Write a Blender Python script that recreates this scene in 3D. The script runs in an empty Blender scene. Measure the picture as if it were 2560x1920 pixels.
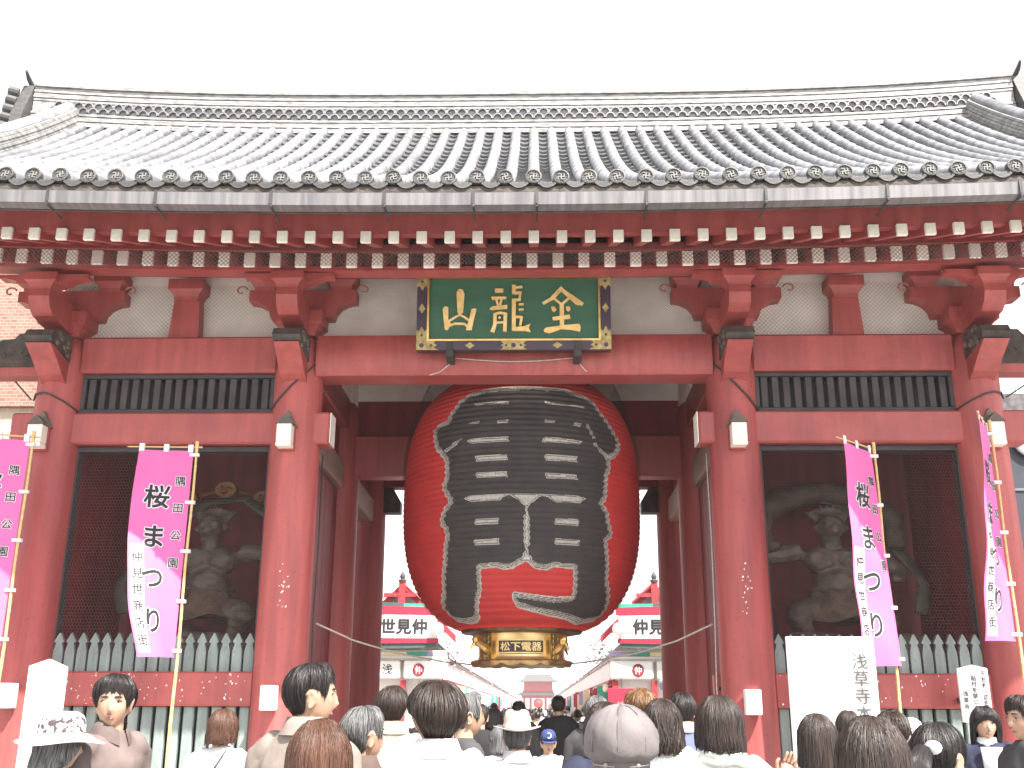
import bpy, bmesh, math, random
import numpy as np
from mathutils import Vector, Matrix, Quaternion
from mathutils import noise as mnoise
R = math.radians
random.seed(7)
sc = bpy.context.scene
COL = sc.collection
# ---------------------------------------------------------------- camera
cam = bpy.data.cameras.new('camera')
cam.sensor_width = 36.0
cam.lens = 36.0 * 2626 / 2560
cam.clip_start = 0.05
cam.clip_end = 3000
camo = bpy.data.objects.new('camera', cam)
COL.objects.link(camo)
sc.camera = camo
P_, Y_, RO = R(17.2), R(1.37), R(0.2)
_f = Vector((-math.sin(Y_) * math.cos(P_), math.cos(Y_) * math.cos(P_), math.sin(P_)))
_r = Vector((math.cos(Y_), math.sin(Y_), 0))
_u = _r.cross(_f)
_r2 = _r * math.cos(RO) + _u * math.sin(RO)
_u2 = _r2.cross(_f)
camo.matrix_world = Matrix(((_r2.x, _u2.x, -_f.x, .285), (_r2.y, _u2.y, -_f.y, -12.8), (_r2.z, _u2.z, -_f.z, 1.62), (0, 0, 0, 1)))
# ---------------------------------------------------------------- sky and sun
TO_SUN = Vector((0.78, -1.0, 1.71)).normalized()
EL = math.asin(TO_SUN.z)
AZ = math.atan2(TO_SUN.x, TO_SUN.y)
world = bpy.data.worlds.new('World')
sc.world = world
world.use_nodes = True
wn, wl = world.node_tree.nodes, world.node_tree.links
wn.clear()
sky = wn.new('ShaderNodeTexSky')
sky.sky_type = 'NISHITA'
sky.sun_disc = False
sky.sun_elevation = EL
sky.sun_rotation = AZ
sky.air_density = 1.0
sky.dust_density = 1.0
sky.ozone_density = 1.0
hs = wn.new('ShaderNodeHueSaturation')
hs.inputs['Saturation'].default_value = 0.15
bg = wn.new('ShaderNodeBackground')
bg.inputs['Strength'].default_value = 0.13
wo = wn.new('ShaderNodeOutputWorld')
wl.new(sky.outputs[0], hs.inputs['Color'])
wl.new(hs.outputs[0], bg.inputs[0])
wl.new(bg.outputs[0], wo.inputs[0])
sun = bpy.data.lights.new('sun', 'SUN')
sun.energy = 4.6
sun.angle = R(0.55)
sun.color = (1.0, 0.955, 0.88)
suno = bpy.data.objects.new('sun', sun)
COL.objects.link(suno)
suno.rotation_euler = TO_SUN.to_track_quat('Z', 'Y').to_euler()
suno.location = (20, -30, 40)
sc.view_settings.view_transform = 'Standard'
sc.view_settings.look = 'None'
sc.view_settings.gamma = 1.0
sc.view_settings.use_curve_mapping = False
sc.view_settings.exposure = 1.8
GLARE_VEIL = .0006  # density of the volume that mimics lens glare
sc.cycles.volume_bounces = 0
sc.cycles.max_bounces = 8
sc.cycles.diffuse_bounces = 5
sc.cycles.glossy_bounces = 3
sc.cycles.transparent_max_bounces = 16
sc.cycles.use_denoising = True
# ---------------------------------------------------------------- materials
MATS = {}
def mat(name, a, b=None, scale=4.0, rough=.6, metal=0.0, bump=0.0, bscale=None, spec=.4, stretch=(1, 1, 1), detail=5.0, lo=.35, hi=.65, trans=0.0, coord='Object', subsurf=0.0, streak=0.0, rnd=0.0):
    if name in MATS:
        return MATS[name]
    m = bpy.data.materials.new(name)
    MATS[name] = m
    m.use_nodes = True
    nt = m.node_tree
    n, l = nt.nodes, nt.links
    p = n['Principled BSDF']
    p.inputs['Roughness'].default_value = rough
    p.inputs['Metallic'].default_value = metal
    p.inputs['Specular IOR Level'].default_value = spec
    tc = n.new('ShaderNodeTexCoord')
    mp = n.new('ShaderNodeMapping')
    mp.inputs['Scale'].default_value = stretch
    l.new(tc.outputs[coord], mp.inputs[0])
    nz = n.new('ShaderNodeTexNoise')
    nz.inputs['Scale'].default_value = scale
    nz.inputs['Detail'].default_value = detail
    l.new(mp.outputs[0], nz.inputs['Vector'])
    if b is None:
        b = tuple(c * .8 for c in a)
    cr = n.new('ShaderNodeValToRGB')
    cr.color_ramp.elements[0].position = lo
    cr.color_ramp.elements[1].position = hi
    cr.color_ramp.elements[0].color = (*b, 1)
    cr.color_ramp.elements[1].color = (*a, 1)
    l.new(nz.outputs[0], cr.inputs[0])
    base = cr.outputs[0]
    if streak:
        m2 = n.new('ShaderNodeMapping'); m2.inputs['Scale'].default_value = (9, 9, .7)
        l.new(tc.outputs[coord], m2.inputs[0])
        n2 = n.new('ShaderNodeTexNoise'); n2.inputs['Scale'].default_value = 1.0; n2.inputs['Detail'].default_value = 8
        l.new(m2.outputs[0], n2.inputs['Vector'])
        n3 = n.new('ShaderNodeTexNoise'); n3.inputs['Scale'].default_value = 19.0; n3.inputs['Detail'].default_value = 6
        l.new(tc.outputs[coord], n3.inputs['Vector'])
        mr = n.new('ShaderNodeMapRange'); mr.inputs[1].default_value = .38; mr.inputs[2].default_value = .62; mr.inputs[3].default_value = 1 - streak; mr.inputs[4].default_value = 1.04
        l.new(n2.outputs[0], mr.inputs[0])
        mr3 = n.new('ShaderNodeMapRange'); mr3.inputs[1].default_value = .28; mr3.inputs[2].default_value = .42; mr3.inputs[3].default_value = 1 - streak * .8; mr3.inputs[4].default_value = 1.0
        l.new(n3.outputs[0], mr3.inputs[0])
        mm = n.new('ShaderNodeMath'); mm.operation = 'MULTIPLY'
        l.new(mr.outputs[0], mm.inputs[0]); l.new(mr3.outputs[0], mm.inputs[1])
        mu = n.new('ShaderNodeVectorMath'); mu.operation = 'SCALE'
        l.new(cr.outputs[0], mu.inputs[0]); l.new(mm.outputs[0], mu.inputs['Scale'])
        base = mu.outputs[0]
        rr_ = n.new('ShaderNodeMapRange'); rr_.inputs[3].default_value = rough - .1; rr_.inputs[4].default_value = rough + .2
        l.new(n2.outputs[0], rr_.inputs[0]); l.new(rr_.outputs[0], p.inputs['Roughness'])
    if rnd:
        oi = n.new('ShaderNodeObjectInfo')
        ma = n.new('ShaderNodeMapRange'); ma.inputs[3].default_value = 1 - rnd; ma.inputs[4].default_value = 1 + rnd * .5
        l.new(oi.outputs['Random'], ma.inputs[0])
        ms_ = n.new('ShaderNodeVectorMath'); ms_.operation = 'SCALE'
        l.new(base, ms_.inputs[0]); l.new(ma.outputs[0], ms_.inputs['Scale'])
        base = ms_.outputs[0]
    l.new(base, p.inputs['Base Color'])
    if bump:
        nb = n.new('ShaderNodeTexNoise')
        nb.inputs['Scale'].default_value = bscale or scale * 4
        nb.inputs['Detail'].default_value = 4
        l.new(mp.outputs[0], nb.inputs['Vector'])
        bp = n.new('ShaderNodeBump')
        bp.inputs['Strength'].default_value = bump
        bp.inputs['Distance'].default_value = .02
        l.new(nb.outputs[0], bp.inputs['Height'])
        l.new(bp.outputs[0], p.inputs['Normal'])
    if subsurf:
        p.inputs['Subsurface Weight'].default_value = subsurf
        p.inputs['Subsurface Radius'].default_value = (.012, .006, .004)
        p.inputs['Subsurface Scale'].default_value = .6
    if trans:
        tr = n.new('ShaderNodeBsdfTranslucent')
        l.new(cr.outputs[0], tr.inputs[0])
        mx = n.new('ShaderNodeMixShader')
        mx.inputs[0].default_value = trans
        l.new(p.outputs[0], mx.inputs[1])
        l.new(tr.outputs[0], mx.inputs[2])
        l.new(mx.outputs[0], n['Material Output'].inputs[0])
    return m
def uvmat(name, a, b, su, sv, rough=.4, spec=.5, bump=.5, lo=.3, hi=.7, sheen=0):
    """streaks that follow a mesh's own UV map (hair, thatch)"""
    m = mat(name, a, b, 1.0, rough, spec=spec, stretch=(su, sv, 1), coord='UV', lo=lo, hi=hi, detail=3, bump=bump, bscale=1.0)
    return m
def netmat(name, col, nu, nv, w, rough=.8):
    """fine cord netting: a UV grid of threads, open in between"""
    m = bpy.data.materials.new(name)
    m.use_nodes = True
    n, l = m.node_tree.nodes, m.node_tree.links
    p = n['Principled BSDF']
    p.inputs['Base Color'].default_value = (*col, 1)
    p.inputs['Roughness'].default_value = rough
    tc = n.new('ShaderNodeTexCoord')
    sp = n.new('ShaderNodeSeparateXYZ')
    l.new(tc.outputs['UV'], sp.inputs[0])
    outs = []
    for i, k in ((0, nu), (1, nv)):
        mu = n.new('ShaderNodeMath'); mu.operation = 'MULTIPLY'; mu.inputs[1].default_value = k
        l.new(sp.outputs[i], mu.inputs[0])
        fr = n.new('ShaderNodeMath'); fr.operation = 'FRACT'
        l.new(mu.outputs[0], fr.inputs[0])
        lt = n.new('ShaderNodeMath'); lt.operation = 'LESS_THAN'; lt.inputs[1].default_value = w
        l.new(fr.outputs[0], lt.inputs[0])
        outs.append(lt)
    mxm = n.new('ShaderNodeMath'); mxm.operation = 'MAXIMUM'
    l.new(outs[0].outputs[0], mxm.inputs[0]); l.new(outs[1].outputs[0], mxm.inputs[1])
    tr = n.new('ShaderNodeBsdfTransparent')
    mx = n.new('ShaderNodeMixShader')
    l.new(mxm.outputs[0], mx.inputs[0]); l.new(tr.outputs[0], mx.inputs[1]); l.new(p.outputs[0], mx.inputs[2])
    l.new(mx.outputs[0], n['Material Output'].inputs[0])
    return m
TILEP = mat('groove shade pan tile', (.10, .10, .105), (.05, .05, .054), 5, .6, bump=.2, bscale=30)  # darkened to stand in for shade in the grooves between barrels
RED = mat('red paint', (.37, .080, .075), (.30, .061, .058), 2.2, .42, spec=.45, bump=.10, bscale=30, streak=.16)
REDW = mat('weathered red paint', (.40, .092, .086), (.29, .060, .058), 1.1, .5, bump=.14, bscale=22, stretch=(1, 1, .35), streak=.20)
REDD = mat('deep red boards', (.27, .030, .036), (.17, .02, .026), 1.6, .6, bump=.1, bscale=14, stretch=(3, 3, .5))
WHITE = mat('white paint', (.80, .78, .72), (.66, .63, .56), 9, .6, bump=.12, rnd=.10)
PLASTER = mat('white plaster', (.80, .77, .72), (.68, .65, .60), 3, .85, bump=.15, bscale=40)
DARKW = mat('weathered and gap shade dark wood', (.085, .07, .06), (.04, .033, .03), 6, .75, bump=.5, bscale=26)  # weathered timber; also the painted shadow gap under the tiles
BLACKW = mat('black lacquer', (.035, .024, .028), (.02, .016, .02), 3, .45)
SLATE = mat('dark weathered timber', (.058, .05, .054), (.04, .034, .038), 4, .7, bump=.15)
GREENW = mat('grey green painted wood', (.25, .30, .282), (.185, .225, .212), 7, .6, bump=.15, bscale=30, stretch=(1, 1, .3), streak=.2, rnd=.14)
TILE = mat('grey fired roof tile', (.25, .25, .262), (.11, .11, .12), 5, .42, spec=.6, bump=.3, bscale=30, rnd=.28)
TILED = mat('tile end grey', (.085, .08, .08), (.05, .048, .048), 14, .6, bump=.3, rnd=.35)
TILEL = mat('stacked ridge tile', (.34, .33, .32), (.15, .145, .145), 4, .7, bump=.3, stretch=(1.4, 1, 7))
GUT = mat('zinc gutter', (.20, .19, .195), (.12, .115, .12), 3, .5, metal=.25, bump=.06, stretch=(5, 1, .3))
GOLD = mat('gilt brass', (.72, .50, .19), (.46, .29, .09), 7, .33, metal=.9, bump=.15)
GOLDP = mat('gold leaf lettering', (.80, .60, .27), (.62, .42, .15), 9, .45, metal=.35, bump=.15)
BRONZE = mat('dull brass fittings', (.46, .37, .17), (.26, .20, .09), 16, .5, metal=.5, bump=.35)
SIGNG = mat('green sign board', (.030, .115, .066), (.022, .085, .05), 2, .5, stretch=(.4, 1, 2))
LRED = mat('lantern red paper', (.72, .036, .032), (.62, .028, .026), 3, .62, trans=.12, bump=.05)
LBLK = mat('lantern ink', (.045, .038, .035), (.03, .026, .025), 5, .6)
LWHT = mat('lantern white outline', (.66, .63, .57), (.44, .40, .36), 40, .7)
STAT = mat('old carved statue', (.13, .105, .085), (.05, .042, .036), 5, .55, bump=.5, bscale=22)
STATG = mat('worn gilding', (.34, .21, .06), (.15, .09, .035), 6, .5, metal=.3)
CREAM = mat('lamp milk glass', (.80, .76, .66), (.74, .70, .60), 3, .4)
BAMB = mat('bamboo', (.60, .44, .20), (.47, .32, .13), 6, .5, stretch=(1, 1, 3), bump=.1)
PINK = mat('magenta banner cloth', (.78, .165, .43), (.74, .15, .40), 3, .8, trans=.25)
PINKW = mat('white banner cloth', (.82, .80, .82), (.78, .75, .78), 4, .8, trans=.25)
INK = mat('printed black', (.022, .018, .022), (.016, .014, .016), 5, .7)
GREYTXT = mat('dark grey lettering', (.09, .085, .085), (.06, .055, .055), 5, .8)  # plain dark grey for the big characters
PAVE = mat('grey stone paving', (.33, .315, .295), (.25, .24, .225), .9, .8, bump=.1, bscale=12)
ASPH = mat('asphalt', (.075, .073, .072), (.05, .05, .05), 3, .9, bump=.2, bscale=60)
WIRE = mat('wire', (.05, .045, .045), (.03, .03, .03), 4, .6)
NETW = mat('grey galvanised net wire', (.20, .17, .16), (.12, .10, .10), 5, .6)
ROPE = mat('pale rope', (.50, .46, .42), (.34, .31, .28), 40, .9)
GLASSD = mat('dark window glass', (.04, .05, .06), (.025, .03, .035), 1.5, .15, spec=.8)
CONC = mat('pale concrete', (.55, .53, .50), (.45, .43, .41), 2, .8, bump=.1)
CRIM = mat('crimson sign edge', (.42, .02, .05), (.36, .018, .042), 3, .5)
TEAL = mat('teal sign edge', (.04, .36, .26), (.03, .29, .21), 3, .5)
PAPER = mat('white sign board', (.80, .79, .77), (.74, .73, .71), 3, .6)
SKIN = mat('skin', (.40, .245, .17), (.35, .20, .135), 6, .5, spec=.4, subsurf=.12)
LIP = mat('lips', (.27, .11, .095), (.23, .095, .08), 9, .45)
EYEW = mat('eye white', (.62, .56, .52), (.56, .50, .46), 5, .3)
EYED = mat('dark iris', (.018, .012, .01), (.012, .008, .008), 5, .25)
# ---------------------------------------------------------------- objects
WLOC = {}
def link(o, parent=None, loc=(0, 0, 0)):
    COL.objects.link(o)
    loc = Vector(loc)
    if parent is None:
        o.location = loc
        WLOC[o.name] = loc
    else:
        o.parent = parent
        o.location = loc - WLOC[parent.name]
        WLOC[o.name] = loc
    return o
def thing(name, label, cat, loc=(0, 0, 0), group=None):
    o = bpy.data.objects.new(name, None)
    o.empty_display_size = .2
    link(o, None, loc)
    tag(o, label, cat, group)
    return o
def tag(o, label=None, cat=None, group=None, kind=None):
    if label: o['label'] = label
    if cat: o['category'] = cat
    if group: o['group'] = group
    if kind: o['kind'] = kind
    return o
class MB:
    def __init__(s):
        s.v, s.f, s.m, s.cur, s.uv = [], [], [], 0, None
    def add(s, vs, fs):
        o = len(s.v)
        s.v += [tuple(map(float, p)) for p in vs]
        s.f += [tuple(i + o for i in f) for f in fs]
        s.m += [s.cur] * len(fs)
        return s
    def box(s, x0, x1, y0, y1, z0, z1, c=0.0):
        if c <= 0:
            return s.add([(x0, y0, z0), (x1, y0, z0), (x1, y1, z0), (x0, y1, z0), (x0, y0, z1), (x1, y0, z1), (x1, y1, z1), (x0, y1, z1)],
                         [(0, 3, 2, 1), (4, 5, 6, 7), (0, 1, 5, 4), (1, 2, 6, 5), (2, 3, 7, 6), (3, 0, 4, 7)])
        c = min(c, (x1 - x0) * .45, (y1 - y0) * .45, (z1 - z0) * .45)
        bm = bmesh.new()
        bmesh.ops.create_cube(bm, size=1.0)
        for v in bm.verts:
            v.co = ((x0 + x1) / 2 + v.co.x * (x1 - x0), (y0 + y1) / 2 + v.co.y * (y1 - y0), (z0 + z1) / 2 + v.co.z * (z1 - z0))
        bmesh.ops.bevel(bm, geom=bm.edges[:], offset=c, segments=1, affect='EDGES')
        bm.verts.index_update()
        s.add([v.co for v in bm.verts], [[v.index for v in f.verts] for f in bm.faces])
        bm.free()
        return s
    def obox(s, c, ax, ay, az):
        """box from a centre and three half-axis vectors"""
        c, ax, ay, az = map(Vector, (c, ax, ay, az))
        P = [c + ax * i + ay * j + az * k for k in (-1, 1) for (i, j) in ((-1, -1), (1, -1), (1, 1), (-1, 1))]
        return s.add(P, [(0, 3, 2, 1), (4, 5, 6, 7), (0, 1, 5, 4), (1, 2, 6, 5), (2, 3, 7, 6), (3, 0, 4, 7)])
    def loft(s, rings, cap0=True, cap1=True, closed=True):
        n = len(rings[0])
        vs = [p for r in rings for p in r]
        fs = []
        for i in range(len(rings) - 1):
            for j in range(n if closed else n - 1):
                a, b = i * n + j, i * n + (j + 1) % n
                fs.append((a, b, b + n, a + n))
        if closed and cap0: fs.append(tuple(reversed(range(n))))
        if closed and cap1: fs.append(tuple(range((len(rings) - 1) * n, len(rings) * n)))
        return s.add(vs, fs)
    def tube(s, path, rad, n=8, flat=1.0, caps=True):
        path = [Vector(p) for p in path]
        if not hasattr(rad, '__len__'): rad = [rad] * len(path)
        rings = []
        t0 = (path[1] - path[0]).normalized()
        ref = Vector((0, 0, 1)) if abs(t0.z) < .9 else Vector((0, 1, 0))
        u = t0.cross(ref).normalized()
        for i, p in enumerate(path):
            t = (path[min(i + 1, len(path) - 1)] - path[max(i - 1, 0)]).normalized()
            u = (u - t * u.dot(t)).normalized()
            w = t.cross(u)
            rings.append([p + u * math.cos(2 * math.pi * k / n) * rad[i] + w * math.sin(2 * math.pi * k / n) * rad[i] * flat for k in range(n)])
        return s.loft(rings, caps, caps)
    def lathe(s, prof, n=24, c=(0, 0, 0), cap0=True, cap1=True, sx=1, sy=1):
        rings = [[(c[0] + sx * r * math.cos(2 * math.pi * k / n), c[1] + sy * r * math.sin(2 * math.pi * k / n), c[2] + z) for k in range(n)] for r, z in prof]
        return s.loft(rings, cap0, cap1)
    def prism(s, poly, d0, d1, axis='y'):
        """polygon (a,b) extruded along an axis; axis y: (x,z), axis x: (y,z), axis z: (x,y)"""
        n = len(poly)
        def P(a, b, d):
            return (a, d, b) if axis == 'y' else ((d, a, b) if axis == 'x' else (a, b, d))
        ar = sum(poly[i][0] * poly[(i + 1) % n][1] - poly[(i + 1) % n][0] * poly[i][1] for i in range(n))
        if ar < 0: poly = poly[::-1]
        vs = [P(a, b, d0) for a, b in poly] + [P(a, b, d1) for a, b in poly]
        f0, f1 = tuple(range(n)), tuple(range(2 * n - 1, n - 1, -1))
        fs = [f0, f1] + [(i + n, (i + 1) % n + n, (i + 1) % n, i) for i in range(n)]
        if axis == 'x' or axis == 'z':
            fs = [tuple(reversed(f)) for f in fs]
        if d1 < d0:
            fs = [tuple(reversed(f)) for f in fs]
        return s.add(vs, fs)
    def ball(s, c, r, n=12, m=8):
        rx, ry, rz = r if hasattr(r, '__len__') else (r, r, r)
        rings = []
        for i in range(m + 1):
            e = math.pi * (i / m - .5) * .999
            rings.append([(c[0] + rx * math.cos(e) * math.cos(2 * math.pi * k / n), c[1] + ry * math.cos(e) * math.sin(2 * math.pi * k / n), c[2] + rz * math.sin(e)) for k in range(n)])
        return s.loft(rings)
    def mesh(s, name, mats, smooth=None):
        me = bpy.data.meshes.new(name)
        me.from_pydata(s.v, [], s.f)
        for m in (mats if isinstance(mats, (list, tuple)) else [mats]):
            me.materials.append(m)
        if isinstance(mats, (list, tuple)) and len(mats) > 1:
            me.polygons.foreach_set('material_index', s.m)
        if s.uv is not None:
            lay = me.uv_layers.new(name='UVMap')
            idx = np.zeros(len(me.loops), dtype=np.int32)
            me.loops.foreach_get('vertex_index', idx)
            lay.data.foreach_set('uv', np.asarray(s.uv, dtype=np.float32)[idx].ravel())
        if smooth is not None:
            me.shade_smooth()
            if smooth < 180:
                me.set_sharp_from_angle(angle=R(smooth))
        me.update()
        return me
    def build(s, name, mats, parent=None, loc=(0, 0, 0), smooth=None, wverts=False):
        """wverts: vertices are world coordinates, the object origin moves to loc"""
        if wverts and loc != (0, 0, 0):
            s.v = [(a - loc[0], b - loc[1], c - loc[2]) for a, b, c in s.v]
        o = bpy.data.objects.new(name, s.mesh(name, mats, smooth))
        return link(o, parent, loc)
def inst(name, me, parent, loc):
    return link(bpy.data.objects.new(name, me), parent, loc)
SCRATCH = bpy.data.scenes.new('scratch')
def baked(o):
    SCRATCH.collection.objects.link(o)
    with bpy.context.temp_override(scene=SCRATCH, view_layer=SCRATCH.view_layers[0]):
        dg = bpy.context.evaluated_depsgraph_get()
        out = bpy.data.meshes.new_from_object(o.evaluated_get(dg))
    bpy.data.objects.remove(o)
    return out
def remesh(me, voxel, smooth=3, fac=.5):
    o = bpy.data.objects.new('tmp', me)
    md = o.modifiers.new('r', 'REMESH'); md.mode = 'VOXEL'; md.voxel_size = voxel
    if smooth:
        ms = o.modifiers.new('s', 'SMOOTH'); ms.factor = fac; ms.iterations = smooth
    mats = list(me.materials)
    out = baked(o)
    bpy.data.meshes.remove(me)
    out.materials.clear()
    for m in mats: out.materials.append(m)
    out.shade_smooth()
    return out
def displace(me, amp, scale, seed=0.0, zs=1.0):
    n = len(me.vertices)
    co = np.zeros(n * 3); me.vertices.foreach_get('co', co); co = co.reshape(-1, 3)
    no = np.zeros(n * 3); me.vertices.foreach_get('normal', no); no = no.reshape(-1, 3)
    q = co * np.array([scale, scale, scale * zs]) + seed
    rs = np.random.RandomState(int(seed * 100) % 9999)
    d = np.zeros(n)
    for k in range(7):
        w = rs.normal(size=3); w *= (.7 + .9 * rs.rand()) / np.linalg.norm(w) * 2.2
        d += np.sin(q @ w + rs.rand() * 6.28 + 1.3 * np.sin(q @ rs.normal(size=3) * .8))
    d /= 3.6
    co += no * (d * amp)[:, None]
    me.vertices.foreach_set('co', co.ravel())
    me.update()
# ---------------------------------------------------------------- lettering
TXT = {}
def glyphs(body, bold=0.0):
    """mesh of a line of text: vertices (n,2) centred on (0,0), height about 1, and faces"""
    k = (body, bold)
    if k not in TXT:
        c = bpy.data.curves.new('t', 'FONT')
        c.body = body
        c.offset = bold
        c.fill_mode = 'FRONT'
        c.resolution_u = 4
        o = bpy.data.objects.new('t', c)
        me = baked(o)
        v = np.array([(p.co.x, p.co.y) for p in me.vertices])
        f = [tuple(p.vertices) for p in me.polygons]
        bpy.data.meshes.remove(me)
        w = float(len(body))
        v[:, 0] -= w / 2
        v[:, 1] -= .38
        TXT[k] = (v, f)
    return TXT[k]
def put_text(mb, body, fn, size, at=(0, 0), bold=0.0, vertical=False, off=0.0, pitch=1.05, sx=1.0):
    """fn(u,v,off) -> 3D point; the text is laid round (u,v)=at"""
    chars = list(body) if vertical else [body]
    for i, ch in enumerate(chars):
        if ch == ' ': continue
        v, f = glyphs(ch)
        cy = at[1] - (i * pitch * size if vertical else 0)
        k = 0 if bold <= 0 else (6 if bold < .05 else 10)
        for q in range(-1, k):   # heavier brush: the glyph repeated round a small circle, each a hair's breadth higher
            dx, dy = (0, 0) if q < 0 else (bold * math.cos(6.2832 * q / k), bold * math.sin(6.2832 * q / k))
            o_ = off + .00022 * (q + 1)
            mb.add([fn(at[0] + (p[0] + dx) * size * sx, cy + (p[1] + dy) * size, o_) for p in v], f)
def stroke(mb, pts, w, fn, off):
    """flat brush stroke along a polyline, mitred, w may be a list"""
    n = len(pts)
    ws = w if hasattr(w, '__len__') else [w] * n
    L, Rr = [], []
    for i in range(n):
        a = Vector(pts[max(i - 1, 0)]); b = Vector(pts[min(i + 1, n - 1)])
        t = (b - a).normalized(); nn = Vector((-t.y, t.x))
        p = Vector(pts[i])
        L.append(p + nn * ws[i] / 2); Rr.append(p - nn * ws[i] / 2)
    poly = L + Rr[::-1]
    fill(mb, [tuple(p) for p in poly], fn, off)
def fill(mb, poly, fn, off, thick=0.0):
    from mathutils.geometry import tessellate_polygon
    tris = tessellate_polygon([[Vector((p[0], p[1], 0)) for p in poly]])
    n = len(poly)
    ar = sum(poly[i][0] * poly[(i + 1) % n][1] - poly[(i + 1) % n][0] * poly[i][1] for i in range(n))
    fs = []
    for a, b, c in tris:
        A = (poly[b][0] - poly[a][0]) * (poly[c][1] - poly[a][1]) - (poly[c][0] - poly[a][0]) * (poly[b][1] - poly[a][1])
        fs.append((a, b, c) if A > 0 else (a, c, b))
    if thick:
        idx = list(range(n)) if ar > 0 else list(range(n - 1, -1, -1))
        vs = [fn(p[0], p[1], off + thick) for p in poly] + [fn(p[0], p[1], off) for p in poly]
        fs += [(idx[i], idx[i] + n, idx[(i + 1) % n] + n, idx[(i + 1) % n]) for i in range(n)]
        mb.add(vs, fs)
    else:
        mb.add([fn(p[0], p[1], off) for p in poly], fs)
# ================================================================ setting
g = MB().add([(-400, -300, 0), (400, -300, 0), (400, 900, 0), (-400, 900, 0)], [(0, 1, 2, 3)]).build('ground', PAVE)
tag(g, 'pale stone paved ground under the crowd and gate', kind='structure')
mb = MB()
mb.add([(-2.6, 9.5, .004), (2.7, 9.5, .004), (2.7, 240, .004), (-2.6, 240, .004)], [(0, 1, 2, 3)])
tag(mb.build('street', mat('street paving stone', (.42, .40, .38), (.33, .31, .30), .7, .8, bump=.1)), 'paved shopping street running straight behind the gate', kind='structure')
# ================================================================ the gate
GX = (0.0, 3.0, 0.0)
gate = thing('temple_gate', 'large red wooden temple gate with grey tiled roof behind the crowd', 'gate', GX)
def gp(mb, name, m, smooth=None, parent=None):
    return mb.build(name, m, parent or gate, GX, smooth, wverts=True)
def cz(x):
    return .082 * (x / 5.35) ** 2
PX = (-5.8, -2.75, 2.75, 5.8)
# stone plinth
gp(MB().box(-6.6, 6.6, -.75, 6.75, .002, .14, .02), 'stone_plinth', CONC)
# pillars
for yy in (0.0, 3.0, 6.0):
    for x in PX:
        mb = MB()
        prof = [(.40, .14), (.42, .18), (.41, .26), (.335, .30), (.318, .36)] + [(.318 - .012 * t, .36 + 5.62 * t) for t in (.2, .4, .6, .8, .95)] + [(.295, 5.98), (.25, 6.12), (.20, 6.18)]
        mb.lathe(prof, 40, (x, yy, 0))
        p = gp(mb, 'pillar', REDW, 40)
# lintels and tie beams (front row)
def beam(x0, x1, y0, y1, z0, z1, m=RED, c=.02, name='tie_beam'):
    return gp(MB().box(x0, x1, y0, y1, z0, z1, c), name, m)
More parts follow.
